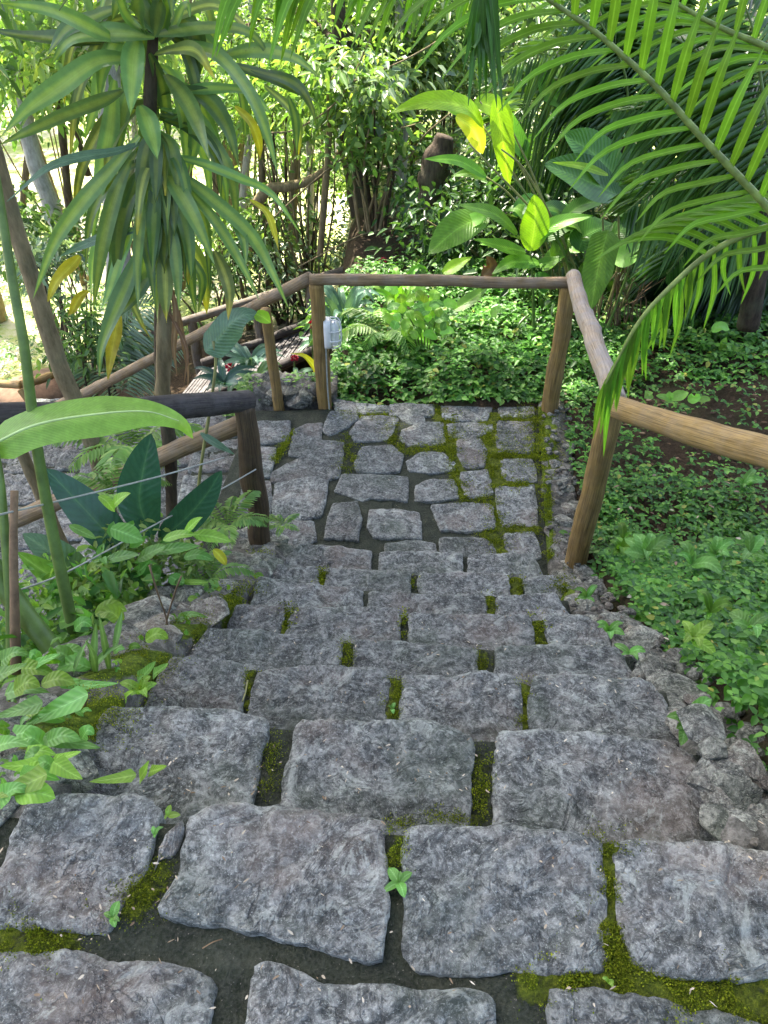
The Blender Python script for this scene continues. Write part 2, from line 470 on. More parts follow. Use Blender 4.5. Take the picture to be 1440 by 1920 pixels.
PROF = {
    'lance': lambda t: math.sin(math.pi * min(1, 0.07 + 0.93 * t ** 0.8)) ** 0.95 * (1 if t < 0.999 else 0),
    'oval': lambda t: math.sin(math.pi * (0.03 + 0.97 * t ** 0.85)) ** 0.7,
    'banana': lambda t: min(1, (t / 0.12 + 0.02) ** 0.5) * min(1, ((1 - t) / 0.45) ** 0.75),
    'heart': lambda t: (min(1, (t / 0.10 + 0.05)) ** 0.5) * max(0, 1 - t) ** 0.72 * 1.12,
    'strap': lambda t: min(1, 0.55 + t * 2) * min(1, ((1 - t) / 0.5)) ** 0.8,
}
def leaf_geo(pts, width, prof='lance', nl=14, nw=4, fold=0.22, wave=0.06, normal=None, curl=0.0, twist=0.0):
    S = spline(pts, nl + 1)
    L = sum((b - a).length for a, b in zip(S, S[1:]))
    v, f, uv = [], [], []
    pf = PROF[prof]
    ph = random.random() * 9
    for i, p in enumerate(S):
        t = i / nl
        T = (S[min(i + 1, nl)] - S[max(i - 1, 0)]).normalized()
        N = normal if normal is not None else (CAM - p).normalized() * 0.8 + Vector((0, 0, 0.75)) + Vector((0.1, 0, 0))
        s = T.cross(N)
        if s.length < 1e-4: s = T.orthogonal()
        s.normalize()
        nn = s.cross(T).normalized()
        if twist:
            a = twist * t
            s, nn = s * math.cos(a) + nn * math.sin(a), nn * math.cos(a) - s * math.sin(a)
        w = width * 0.5 * max(0.0, pf(t)) + 0.0006
        for k in range(nw + 1):
            x = -1 + 2 * k / nw
            z = fold * abs(x) * w - curl * x * x * w
            z += wave * width * math.sin(t * 9 + ph + (2 if x > 0 else 0)) * abs(x) * min(1, t * 4)
            v.append(p + s * (x * w) + nn * z)
            uv.append((0.5 + x * 0.5, t))
    for i in range(nl):
        for k in range(nw):
            a = i * (nw + 1) + k
            f.append((a, a + 1, a + nw + 2, a + nw + 1))
    return v, f, uv
def leaf(parent, pts, width, mat, prof='lance', name='leaf', **kw):
    v, f, uv = leaf_geo(pts, width, prof, **kw)
    return mk(name, v, f, mat, parent, True, uv)

def cloud(C, D, U, L, W, fold=0.25, droop=0.15):
    """N small folded leaves; C base, D direction, U up hint, L length, W width"""
    N = len(C)
    D = D / np.maximum(1e-6, np.linalg.norm(D, axis=1))[:, None]
    Sd = np.cross(D, U); Sd /= np.maximum(1e-6, np.linalg.norm(Sd, axis=1))[:, None]
    Nn = np.cross(Sd, D)
    L = L[:, None]; W = W[:, None]
    def at(t, x, z):
        return C + D * L * t + Sd * W * x + Nn * (W * z) - np.array([0, 0, 1.0]) * L * droop * t * t
    V = np.stack([at(0, 0, 0), at(.3, .5, fold), at(.68, .40, fold * .8), at(1, 0, 0), at(.68, -.40, fold * .8), at(.3, -.5, fold)], axis=1).reshape(-1, 3)
    b = (np.arange(N) * 6)[:, None]
    Fq = np.concatenate([b + np.array([[0, 1, 2, 3]]), b + np.array([[0, 3, 4, 5]])], axis=0)
    return V, Fq
def rdir(n, zb=0.0, rr=rng):
    d = rr.normal(size=(n, 3)); d /= np.linalg.norm(d, axis=1)[:, None]
    d[:, 2] += zb
    return d
# ------------------------------------------------------------------ terrain
def sstep(a, b, x):
    t = min(1, max(0, (x - a) / (b - a)))
    return t * t * (3 - 2 * t)
def axis(y):
    return 0.05 + 0.075 * (y - 1)
def S_(y):
    return -1.36 * min(1, max(0, (y - 0.72) / 2.25))
LAND = -1.36
def T(x, y):
    u = x - axis(y)
    right = S_(y) + 0.02 + 0.16 * min(2.5, max(0, u - 0.95)) - 0.13 * max(0, y - 7.2)
    right = max(right, -4.0)
    left = LAND - 0.28 - 0.5 * min(4.4, max(0, -x - 0.93))
    lower = max(-3.9, -2.72 + 0.20 * x - 0.10 * max(0, y - 9))
    w = sstep(-0.30, -0.75, x) * sstep(4.95, 5.7, y)
    z = right if u > 0 else left
    if u <= 0 and y >= 4.75:
        z = -1.42 - 0.5 * min(4.4, max(0, -x - 1.0)) - .35 * sstep(-1.0, -1.4, x)
    z = z * (1 - w) + lower * w
    if abs(u) < 0.95 and y < 4.7:
        k = sstep(0.95, 0.85, abs(u))
        z = z * (1 - k) + (S_(y) - (0.45 if y < 4.45 else 0.10)) * k
    if y > 14:
        z = z * (1 - sstep(14, 20, y)) + -4.0 * sstep(14, 20, y)
    if y > 32:
        z += (y - 32) * 0.16
    z += 0.05 * noise.noise(Vector((x * 0.9, y * 0.9, 0))) + 0.02 * noise.noise(Vector((x * 4, y * 4, 3)))
    return z
xs = np.unique(np.round(np.concatenate([np.linspace(-60, -8, 27), np.linspace(-8, 8, 161), np.linspace(8, 60, 27)]), 4))
ys = np.unique(np.round(np.concatenate([np.linspace(-4, 10, 141), np.linspace(10, 30, 41), np.linspace(30, 110, 41)]), 4))
tv, lawn = [], []
for y in ys:
    for x in xs:
        z = T(x, y)
        tv.append((x, y, z))
        lawn.append(sstep(9.0, 10.6, y + 0.5 * noise.noise(Vector((x * .5, y * .5, 9)))))
nx, ny = len(xs), len(ys)
tf = np.array([(j * nx + i, j * nx + i + 1, (j + 1) * nx + i + 1, (j + 1) * nx + i) for j in range(ny - 1) for i in range(nx - 1)])
t = NT("soil_and_lawn")
o_ = t.obj()
n1 = t.noise(3.0, 5, 0.7, o_); n2 = t.noise(40.0, 5, 0.75, o_)
c = t.ramp(n2, [(0.3, (0.02, 0.014, 0.009)), (0.55, (0.055, 0.038, 0.023)), (0.75, (0.13, 0.09, 0.055))])
c = t.mix(t.mapr(n1, 0.5, 0.7), c, (0.05, 0.055, 0.025))
ln_ = t.ramp(t.noise(1.2, 5, 0.7, o_), [(0.32, (0.24, 0.34, 0.07)), (0.47, (0.42, 0.47, 0.17)), (0.56, (0.62, 0.57, 0.42))])
c = t.mix(t.attr("lawn"), c, ln_)
M['ground'] = t.done(t.princ(c, 0.95, t.bump(n2, 0.9, 0.03), 0.15))
ground = mk("ground", np.array(tv), tf, 'ground', None, True, None, {"lawn": lawn})
ground["kind"] = "structure"

# ------------------------------------------------------------------ stones
def fr(p, o=4):
    return noise.fractal(p, 0.9, 2.1, o)
def resample_closed(P, step):
    L = [0]
    for a, b in zip(P, P[1:] + P[:1]):
        L.append(L[-1] + (b - a).length)
    n = max(16, int(L[-1] / step))
    Q = P + [P[0]]
    out, j = [], 0
    for i in range(n):
        s = L[-1] * i / n
        while L[j + 1] < s: j += 1
        out.append(Q[j].lerp(Q[j + 1], (s - L[j]) / max(1e-9, L[j + 1] - L[j])))
    return out
def stone_geo(outl, z, thick, step=0.012, rough=1.0, edge=0.010, dirty=0.0, grow=.004, sq=.12, tilt_k=.012):
    P = [Vector((p.x, p.y, 0)) for p in outl]
    ar = sum(a.x * b.y - b.x * a.y for a, b in zip(P, P[1:] + P[:1]))
    if ar < 0: P.reverse()
    Q = []
    for a, b in zip(P, P[1:] + P[:1]):
        Q += [a.lerp(b, sq), a.lerp(b, 1 - sq)]
    O = resample_closed(Q, step)
    n = len(O)
    c = sum(O, Vector()) / n
    rim, dirt = [], []
    ymin = min(p.y for p in O); ymax = max(p.y for p in O)
    so = Vector((random.random() * 90, random.random() * 90, random.random() * 90))
    for i, p in enumerate(O):
        d = (p - c).normalized()
        O[i] = p + d * (0.005 * noise.noise(p * 60 + so) + 0.007 * noise.noise(p * 18 + so) + grow)
    Rm = sum((p - c).length for p in O) / n
    ks = [1.0, 1 - 0.005 / Rm, 1 - 0.014 / Rm, 1 - 0.028 / Rm]
    m = max(4, int(Rm / step))
    ks += [ks[-1] * (1 - (i + 1) / m) for i in range(m - 1)]
    v, f = [], []
    tilt = Vector((random.uniform(-1, 1), random.uniform(-1, 1), 0)) * tilt_k
    # bottom, lower side, then rings
    rings = [[Vector((c.x + (p.x - c.x) * 0.985, c.y + (p.y - c.y) * 0.985, z - thick)) for p in O],
             [Vector((p.x, p.y, z - thick * 0.5)) + (p - c).normalized() * 0.008 * noise.noise(p * 30 + so * 2) for p in O]]
    for k in ks:
        rg = []
        for p in O:
            q = c + (p - c) * k
            e = (p - c).length * (1 - k)
            h = -edge * (1 - min(1, e / 0.022)) ** 2
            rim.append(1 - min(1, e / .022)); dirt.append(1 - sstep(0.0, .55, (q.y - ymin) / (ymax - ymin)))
            h += rough * (0.010 * fr(q * 5 + so) + 0.016 * (abs(noise.noise(q * 9 + so * 2)) - .15) + 0.006 * fr(q * 30 + so, 3) - 0.006)
            h += (q - c).dot(tilt)
            rg.append(Vector((q.x, q.y, z + h)))
        rings.append(rg)
    for rg in rings: v += rg
    for r in range(len(rings) - 1):
        for i in range(n):
            j = (i + 1) % n
            f.append((r * n + i, r * n + j, (r + 1) * n + j, (r + 1) * n + i))
    cc = len(v)
    v.append(Vector((c.x, c.y, z + rough * 0.011 * fr(c * 7 + so))))
    b = (len(rings) - 1) * n
    for i in range(n):
        f.append((b + i, b + (i + 1) % n, cc))
    f.append(tuple(range(n - 1, -1, -1)))
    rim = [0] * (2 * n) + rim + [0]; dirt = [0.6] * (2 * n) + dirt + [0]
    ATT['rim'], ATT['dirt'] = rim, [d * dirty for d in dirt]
    return v, f
ATT = {}
def paver(parent, px, z, thick=0.1, mat='stone', back=None, name="paving_stone", **kw):
    pts = [PZ(a, b, z) for a, b in px]
    if back:
        lo = min(p.y for p in pts)
        span = max(p.y for p in pts) - lo
        for p in pts:
            k = max(0, 1 - (p.y - lo) / (0.5 * span))
            p.y -= back * k
    v, f = stone_geo(pts, z, thick, **kw)
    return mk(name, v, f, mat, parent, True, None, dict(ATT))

MOSS = []      # (x, y, z, radius, strength)
def moss_line(px, z, rad, s=1.0):
    P = [PZ(a, b, z) for a, b in px]
    n = max(2, int(sum((b - a).length for a, b in zip(P, P[1:])) / (rad * 0.6)) + 2) if len(P) > 1 else 1
    for q in (spline(P, n) if n > 1 else P):
        MOSS.append((q.x, q.y, q.z, rad, s))
def moss_at(x, y, z):
    m = 0
    for (a, b, c_, r, s) in MOSS:
        if abs(c_ - z) < 0.12:
            d = math.hypot(x - a, y - b)
            if d < r * 1.6:
                m = max(m, s * (1 - sstep(r * 0.6, r * 1.6, d)))
    return m
def slab(name, parent, c4, z, thick, step=0.02, mat='mortar', amp=0.006, zoff=-0.017):
    """block with a bumpy top: c4 = near-left, near-right, far-right, far-left (xy)"""
    a, b, c_, d = c4
    nx = max(3, int((b - a).length / step)); ny = max(3, int((d - a).length / step))
    v, f, ms = [], [], []
    for j in range(ny + 1):
        for i in range(nx + 1):
            s, t_ = i / nx, j / ny
            p = a.lerp(b, s).lerp(d.lerp(c_, s), t_)
            m = moss_at(p.x, p.y, z)
            h = amp * (fr(Vector((p.x * 12, p.y * 12, z)), 3) + .5 * fr(Vector((p.x * 45, p.y * 45, z)), 3)) + m * (0.010 + 0.010 * noise.noise(Vector((p.x * 60, p.y * 60, z))))
            v.append(Vector((p.x, p.y, z + zoff + h))); ms.append(m)
    W = nx + 1
    for j in range(ny):
        for i in range(nx):
            f.append((j * W + i, j * W + i + 1, (j + 1) * W + i + 1, (j + 1) * W + i))
    rim = [i for i in range(W)] + [j * W + nx for j in range(1, ny + 1)] + [ny * W + i for i in range(nx - 1, -1, -1)] + [j * W for j in range(ny - 1, 0, -1)]
    k = len(v)
    for i in rim:
        v.append(Vector((v[i].x, v[i].y, z - thick))); ms.append(0)
    n = len(rim)
    for i in range(n):
        j = (i + 1) % n
        f.append((rim[j], rim[i], k + i, k + j))
    f.append(tuple(k + i for i in range(n)))
    return mk(name, v, f, mat, parent, True, None, {"moss": ms})

Z = [-0.17 * i for i in range(9)]
ROWS = [
 (0, [[(0,1620),(20,1550),(60,1495),(130,1487),(270,1490),(297,1510),(285,1560),(270,1620),(230,1680),(200,1740),(160,1745),(60,1730),(-20,1735),(-60,1640)],
      [(300,1600),(286,1628),(308,1560),(338,1532),(343,1548),(322,1598)],
      [(352,1532),(385,1506),(450,1498),(520,1505),(640,1518),(715,1530),(720,1580),(724,1700),(715,1790),(690,1800),(620,1780),(540,1755),(460,1735),(330,1720),(297,1705),(304,1680),(336,1628)],
      [(760,1545),(830,1542),(960,1545),(1080,1560),(1128,1572),(1130,1620),(1135,1700),(1145,1815),(1050,1820),(960,1815),(850,1820),(780,1810),(757,1780),(757,1640)],
      [(1150,1580),(1190,1568),(1300,1572),(1440,1590),(1520,1600),(1530,1830),(1440,1832),(1300,1830),(1190,1810),(1160,1700)],
      [(-60,1790),(0,1780),(120,1778),(155,1790),(190,1793),(300,1800),(360,1810),(400,1830),(395,1860),(360,2100),(-90,2100)],
      [(475,1810),(500,1800),(560,1815),(600,1840),(650,1842),(720,1850),(900,1855),(930,1880),(955,2100),(450,2100)],
      [(1030,1855),(1100,1850),(1170,1860),(1300,1880),(1450,1925),(1560,1960),(1560,2100),(1060,2100)]]),
 (1, [[(196,1318),(329,1320),(440,1327),(492,1340),(500,1355),(496,1380),(483,1440),(468,1510),(105,1510),(133,1450),(160,1390)],
      [(560,1345),(640,1345),(740,1345),(800,1345),(850,1365),(887,1385),(882,1460),(868,1522),(700,1530),(528,1505),(535,1440)],
      [(935,1365),(1000,1362),(1120,1370),(1260,1385),(1295,1400),(1310,1430),(1330,1480),(1350,1570),(1130,1565),(918,1545),(925,1480),(930,1420)]]),
 (2, [[(318,1230),(360,1228),(450,1240),(462,1258),(457,1330),(370,1327),(270,1325),(285,1280)],
      [(485,1255),(560,1245),(650,1245),(720,1250),(730,1280),(724,1345),(600,1342),(468,1335),(472,1290)],
      [(758,1258),(850,1262),(960,1258),(977,1270),(970,1358),(860,1360),(748,1350),(752,1300)],
      [(1000,1265),(1060,1255),(1220,1275),(1250,1310),(1262,1385),(1130,1378),(995,1368),(992,1310)]]),
 (3, [[(375,1200),(390,1175),(480,1180),(560,1190),(640,1196),(637,1248),(450,1245),(330,1235)],
      [(665,1197),(760,1198),(895,1212),(890,1260),(780,1256),(665,1250)],
      [(930,1210),(1050,1205),(1160,1210),(1200,1268),(1060,1265),(918,1262)]]),
 (4, [[(428,1165),(445,1130),(535,1131),(522,1187),(410,1182)],
      [(550,1135),(640,1132),(750,1138),(750,1192),(640,1200),(528,1190)],
      [(767,1145),(900,1150),(995,1150),(1000,1208),(880,1206),(765,1202)],
      [(1018,1150),(1100,1150),(1140,1180),(1145,1212),(1032,1212)]]),
 (5, [[(472,1115),(485,1078),(560,1090),(680,1103),(675,1137),(560,1135),(462,1132)],
      [(693,1103),(790,1110),(910,1115),(908,1152),(790,1146),(690,1140)],
      [(932,1115),(1040,1110),(1085,1152),(1000,1154),(928,1152)]]),
 (6, [[(500,1080),(525,1055),(600,1062),(596,1096),(484,1090)],
      [(613,1062),(690,1065),(770,1071),(768,1112),(690,1107),(608,1100)],
      [(785,1073),(860,1070),(955,1076),(953,1117),(785,1115)],
      [(982,1080),(1040,1075),(1066,1108),(1064,1122),(987,1118)]]),
 (7, [[(538,1040),(560,1018),(640,1022),(697,1030),(694,1068),(610,1064),(524,1060)],
      [(712,1031),(790,1030),(868,1035),(862,1074),(790,1073),(710,1070)],
      [(877,1037),(950,1035),(1000,1038),(1028,1082),(950,1080),(876,1075)]]),
]
NOSE = [((-60, 1503), (1540, 1582)), ((190, 1325), (1312, 1398)), ((308, 1234), (1248, 1283)), ((376, 1182), (1185, 1216)),
        ((438, 1136), (1125, 1158)), ((482, 1086), (1066, 1116)), ((522, 1060), (1048, 1078)), ((550, 1022), (1008, 1041))]
for line, i, r, s in [([(1148,1590),(1145,1680),(1160,1790)],0,.035,1.), ([(1150,1820),(1300,1850),(1440,1870)],0,.045,.95), ([(1000,1840),(1130,1830)],0,.03,.8),
        ([(20,1752),(110,1755)],0,.04,.8), ([(285,1640),(250,1690)],0,.035,.7), ([(742,1560),(740,1620)],0,.02,.5),
        ([(730,1530),(870,1535)],1,.03,.75), ([(905,1420),(900,1520)],1,.025,.5), ([(515,1380),(500,1480)],1,.02,.35),
        ([(985,1290),(980,1350)],2,.025,1.), ([(740,1280),(735,1340)],2,.022,.8), ([(470,1265),(462,1310)],2,.024,.7),
        ([(650,1205),(648,1240)],3,.02,.55), ([(905,1220),(905,1255)],3,.022,.5), ([(540,1140),(528,1180)],4,.028,1.), ([(1005,1155),(1015,1200)],4,.026,.75), ([(757,1145),(757,1190)],4,.018,.4),
        ([(920,1118),(918,1145)],5,.025,.8), ([(604,1065),(602,1090)],6,.022,.8), ([(968,1085),(968,1112)],6,.03,.9), ([(776,1080),(776,1100)],6,.018,.5)]:
    moss_line(line, Z[i], r, s)
sdir = Vector((0.075, 1, 0)).normalized()
stairs = thing("stone_staircase", "descending flight of rough grey granite steps with mossy joints", "staircase", (0.1, 1.9, -0.9))
for i, stones in ROWS:
    (lx, ly), (rx, ry) = NOSE[i]
    l, r = PZ(lx, ly, Z[i]), PZ(rx, ry, Z[i])
    for p in (l, r): p.z = 0
    l -= sdir * 0.02; r -= sdir * 0.02
    bk = 2.4 if i == 0 else 0.46
    step_o = slab("step", stairs, [l - sdir * bk, r - sdir * bk, r, l], Z[i], 0.30, 0.014 if i < 3 else 0.02)
    for s in stones:
        big = i < 2
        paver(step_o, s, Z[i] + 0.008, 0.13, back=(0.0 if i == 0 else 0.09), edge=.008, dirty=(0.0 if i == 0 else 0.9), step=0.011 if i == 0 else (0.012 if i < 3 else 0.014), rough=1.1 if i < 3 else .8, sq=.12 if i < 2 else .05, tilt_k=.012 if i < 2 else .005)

# landing
def LC(pts):   # crop coordinates of the landing view -> photo pixels
    return [(500 + a / 2.4, 450 + b / 2.4) for a, b in pts]
LST = [
 [(300,712),(400,730),(550,745),(545,772),(430,772),(320,765)], [(560,735),(650,735),(750,740),(742,785),(560,785)],
 [(787,728),(900,738),(1010,748),(985,805),(890,808),(800,802)], [(1050,740),(1200,745),(1197,788),(1058,792)],
 [(290,770),(405,776),(408,800),(330,850),(285,872),(255,850)], [(380,860),(430,790),(500,788),(590,800),(548,888),(470,895),(395,900)],
 [(618,850),(690,820),(790,815),(797,910),(720,915),(640,915),(600,890)], [(818,825),(920,820),(1020,825),(1010,855),(930,882),(830,886)],
 [(1043,815),(1195,815),(1198,950),(1120,948),(1040,945)], [(858,900),(910,890),(960,890),(988,950),(977,1015),(888,1015),(865,960)],
 [(430,930),(560,920),(607,965),(592,1035),(500,1038),(410,1035),(400,1000)], [(638,990),(700,955),(790,950),(842,1000),(840,1030),(740,1040),(648,1030)],
 [(1060,985),(1190,985),(1207,1030),(1212,1082),(1090,1077),(1065,1050)], [(878,1045),(990,1035),(1015,1130),(920,1152),(890,1130)],
 [(345,1050),(480,1055),(630,1065),(627,1172),(550,1158),(470,1150),(440,1165),(312,1125)], [(678,1100),(740,1075),(840,1075),(857,1155),(760,1167),(672,1165)],
 [(1033,1105),(1110,1110),(1200,1100),(1217,1280),(1140,1278),(1075,1288),(1053,1270)], [(298,1185),(405,1175),(417,1250),(410,1345),(340,1335),(265,1332)],
 [(470,1215),(540,1208),(680,1220),(692,1335),(600,1330),(490,1332),(462,1280)], [(748,1190),(880,1180),(1010,1185),(1022,1290),(900,1302),(790,1297)],
 [(545,1362),(640,1355),(752,1362),(760,1420),(540,1420)], [(790,1338),(990,1338),(1032,1400),(1030,1425),(785,1420)], [(1073,1320),(1200,1310),(1232,1425),(1100,1425)],
 [(100,960),(130,850),(190,825),(250,820),(232,930),(180,968)], [(215,895),(345,910),(320,1060),(260,1072),(120,1075),(28,1080),(22,1040),(130,985),(190,972)],
 [(40,1092),(200,1062),(272,1082),(240,1235),(130,1250),(30,1230)], [(-60,815),(100,810),(92,895),(-40,915)], [(-50,930),(40,935),(10,1060),(-90,1060)], [(-100,1080),(15,1085),(10,1250),(-130,1250)],
 [(-40,1270),(200,1260),(215,1350),(40,1400),(-60,1390)], [(600,790),(700,785),(705,812),(650,820)],
]
for line, r, s in [([(1000,830),(1020,930),(1040,1060),(1060,1100)],.07,1.), ([(820,780),(830,850),(830,950),(865,1060),(870,1130)],.06,.85), ([(1030,1095),(1200,1100)],.05,.8), ([(1030,965),(1060,970),(1200,960)],.05,.9),
        ([(320,780),(540,790),(560,880)],.05,.6), ([(1030,1180),(1035,1280)],.045,.9), ([(1080,1300),(1200,1295)],.05,.9), ([(1000,1310),(1050,1400)],.06,.8), ([(350,880),(380,980),(340,1040)],.05,.45), ([(560,880),(620,940),(800,930)],.05,.6), ([(1020,790),(1200,800)],.05,.9), ([(760,740),(780,800)],.05,.9), ([(30,990),(110,860)],.03,.8), ([(870,1170),(1000,1160)],.04,.5)]:
    moss_line(LC(line), LAND, r, s)
path = thing("landing_path", None, None, (0.1, 3.9, LAND))
path["kind"] = "structure"
flat = lambda p: Vector((p.x, p.y, 0))
slab("mortar_bed", path, [flat(PZ(350, 1085, LAND)), flat(PZ(1036, 1095, LAND)), flat(PZ(1010, 750, LAND)), flat(PZ(470, 768, LAND))], LAND, 0.3, 0.02, amp=0.008)
for s in LST:
    paver(path, LC(s), LAND + 0.002, 0.09, step=0.014, rough=0.5, edge=.007, grow=.015, sq=.045, tilt_k=.006)

# the flight that turns down to the left
lf = thing("side_staircase", "lower flight of grey stone steps turning down to the left behind the railing", "staircase", (-1.8, 3.9, -1.8))
for i in range(8):
    z = LAND - 0.17 * (i + 1)
    x1 = -0.90 - 0.36 * i; x0 = x1 - 0.42; yf = 4.84 + .32 * i
    so = slab("step", lf, [Vector((x0, 2.98, 0)), Vector((x1 + .1, 2.98, 0)), Vector((x1 + .1, yf, 0)), Vector((x0, yf, 0))], z, 0.3, 0.03, amp=0.01)
    y = 3.02
    while y < yf - .1:
        w = random.uniform(0.34, 0.6)
        y2 = min(yf - .02, y + w)
        if y2 - y > 0.15:
            j = lambda: random.uniform(-.02, .02)
            pts = [Vector((x0 - .02 + j(), y + j(), 0)), Vector((x1 + .02, y + j(), 0)), Vector((x1 + .02, (y + y2) / 2, 0)), Vector((x1 + .02, y2 + j(), 0)), Vector((x0 - .02 + j(), y2 + j(), 0)), Vector((x0 - .03, (y + y2) / 2, 0))]
            v, f = stone_geo(pts, z + 0.004, 0.12, step=0.02, rough=1.6)
            mk("paving_stone", v, f, 'stone', so, True, None, dict(ATT))
        y = y2 + 0.035

# ------------------------------------------------------------------ rubble kerb, retaining wall
def rock_geo(c, sx, sy, sz, sub=4, cuts=16):
    import bmesh
    bm = bmesh.new()
    bmesh.ops.create_icosphere(bm, subdivisions=sub, radius=1.0)
    so = Vector((random.random() * 50, random.random() * 50, random.random() * 50))
    pl = []
    for _ in range(cuts):
        d = Vector((random.gauss(0, 1), random.gauss(0, 1), random.gauss(0, 1))).normalized()
        pl.append((d, random.uniform(0.55, 0.86)))
    a = random.random() * 6.28
    for vv in bm.verts:
        p = vv.co.copy()
        for d, k in pl:
            e = p.dot(d) - k
            if e > 0: p -= d * e
        p *= 1 + 0.07 * noise.noise(p * 2.3 + so) + 0.025 * noise.noise(p * 6 + so) + 0.012 * noise.noise(p * 14 + so)
        x, y = p.x * sx, p.y * sy
        vv.co = Vector((x * math.cos(a) - y * math.sin(a), x * math.sin(a) + y * math.cos(a), p.z * sz)) + c
    v = [vv.co.copy() for vv in bm.verts]
    f = [tuple(x.index for x in ff.verts) for ff in bm.faces]
    bm.free()
    return v, f
def ridge(name, parent, rows, top, depth_, step=0.025, rough=0.03, mat='mortar'):
    """rows: list of (xy left, xy right, z) along its length; a bumpy solid strip"""
    Ls = spline([Vector((a.x, a.y, z)) for a, b, z in rows], max(4, int(sum(((r1[0] - r0[0]).length) for r0, r1 in zip(rows, rows[1:])) / step)))
    Rs = spline([Vector((b.x, b.y, z)) for a, b, z in rows], len(Ls))
    w = max(3, int(max((a - b).length for a, b in zip(Ls, Rs)) / step))
    v, f, ms = [], [], []
    W = w + 3
    for a, b in zip(Ls, Rs):
        v.append(Vector((a.x, a.y, a.z - depth_))); ms.append(0)
        for k in range(w + 1):
            p = a.lerp(b, k / w)
            m = moss_at(p.x, p.y, p.z)
            q = Vector((p.x * 9, p.y * 9, p.z * 9))
            e = min(k, w - k) / w
            h = rough * (fr(q, 4) + 1.3 * abs(noise.noise(q * 0.8))) - 0.03 * (1 - min(1, e * 5)) ** 2
            v.append(p + Vector((0, 0, top + h + m * .012))); ms.append(m)
        v.append(Vector((b.x, b.y, b.z - depth_))); ms.append(0)
    for i in range(len(Ls) - 1):
        for k in range(W - 1):
            f.append((i * W + k, i * W + k + 1, (i + 1) * W + k + 1, (i + 1) * W + k))
    f.append(tuple(range(W - 1, -1, -1)))
    f.append(tuple((len(Ls) - 1) * W + k for k in range(W)))
    return mk(name, v, f, mat, parent, True, None, {"moss": ms})

t = NT("rubble_masonry")
o_ = t.obj(); n_ = t.noise(22, 5, 0.7, o_); nf = t.noise(130, 4, 0.75, o_)
c = t.ramp(n_, [(0.3, (0.045, 0.045, 0.038)), (0.5, (0.12, 0.116, 0.10)), (0.68, (0.28, 0.27, 0.24))])
c = t.mix(t.mapr(nf, 0.5, 0.75), c, t.mix(0.5, c, (0.3, 0.3, 0.27)))
mossn = t.math('ADD', t.attr("moss"), t.math('MULTIPLY', t.math('SUBTRACT', t.noise(20.0, 5, 0.7, o_), 0.5), 1.6))
mc = t.ramp(t.noise(70.0, 3, 0.7, o_), [(0.3, (0.03, 0.05, 0.008)), (0.55, (0.10, 0.15, 0.012)), (0.75, (0.22, 0.28, 0.03))])
c = t.mix(t.mapr(mossn, 0.35, 0.62), c, mc)
M['masonry'] = t.done(t.princ(c, 0.9, t.bump(t.math('ADD', n_, t.math('MULTIPLY', nf, .5)), 1.0, 0.02), 0.2))

KP = [(1010, 745, LAND + .04), (1018, 860, LAND + .04), (1030, 1050, LAND + .05)]
rows = [(flat(PZ(a, b, z)), flat(PZ(a, b, z)) + Vector((.20, 0, 0)), z) for a, b, z in KP]
for i in (6, 5, 4, 3, 2, 1):
    (rx, ry) = NOSE[i][1]
    p = PZ(rx, ry, Z[i])
    rows.append((flat(p) - sdir * .05 + Vector((.0, 0, 0)), flat(p) - sdir * .05 + Vector((.19, 0, 0)), Z[i] - .03))
q_ = flat(PZ(1355, 1560, -.1))
rows.append((q_, q_ + Vector((.26, 0, 0)), -.09))
rows.append((Vector((.80, .2, 0)), Vector((1.1, .2, 0)), -.04))
rows.append((Vector((.86, -.6, 0)), Vector((1.15, -.6, 0)), -.04))
for line, z, r, s in [([(1012,770),(1015,870)],LAND+.04,.10,1.0), ([(1022,900),(1030,1040)],LAND+.04,.03,.9), ([(1055,1090),(1075,1140)],-1.0,.05,.9)]:
    moss_line(line, z, r, s)
kerb = thing("rubble_kerb", "mossy rubble stone kerb along the right edge of the steps and landing", "kerb", (1.0, 2.2, -0.9))
ridge("mortar_core", kerb, rows, -.014, 0.5, 0.022, 0.018, 'masonry')
cl = spline([Vector((a.x * .5 + b.x * .5, a.y * .5 + b.y * .5, z)) for a, b, z in rows], 200)
random.seed(21)
for k in range(97):
    i = int(8 + 172 * ((k * .618) % 1))
    p = cl[i]
    n_big = 1.0 + 0.5 * (1 - i / 200)
    sc_ = random.uniform(.035, .065) if i < 100 else random.uniform(.045, .085)
    c = Vector((p.x + random.uniform(-.07, .10), p.y + random.uniform(-.02, .02), p.z + random.uniform(-.03, -.004)))
    v, f = rock_geo(c, sc_ * 1.3, sc_, sc_ * .38)
    mk("stone", v, f, 'rubble', kerb, True).data.set_sharp_from_angle(angle=R(24))

for qx, qy in ((1335,1400),(1365,1440),(1400,1420),(1430,1450),(1350,1490),(1385,1480),(1420,1500),(1360,1530),(1400,1545),(1440,1535),(1330,1450),(1310,1350)):
    s_ = random.uniform(.035, .06)
    q = PZ(qx + random.uniform(-8, 8), qy, -.10)
    v, f = rock_geo(Vector((q.x, q.y, -.12 + random.uniform(-.01, .01))), s_ * 1.3, s_, s_ * .42)
    mk("rock", v, f, 'rubble', kerb, True).data.set_sharp_from_angle(angle=R(24))
mb = MB()
for k in range(220):
    i = random.randrange(4, 190)
    p = cl[i]
    s_ = random.uniform(.007, .022)
    c = Vector((p.x + random.uniform(-.09, .12), p.y + random.uniform(-.02, .02), p.z + random.uniform(.0, .03)))
    mb.add(*rock_geo(c, s_ * 1.3, s_, s_ * .7, 2, 9))
mb.build("gravel", 'rubble', kerb, False)["kind"] = "stuff"

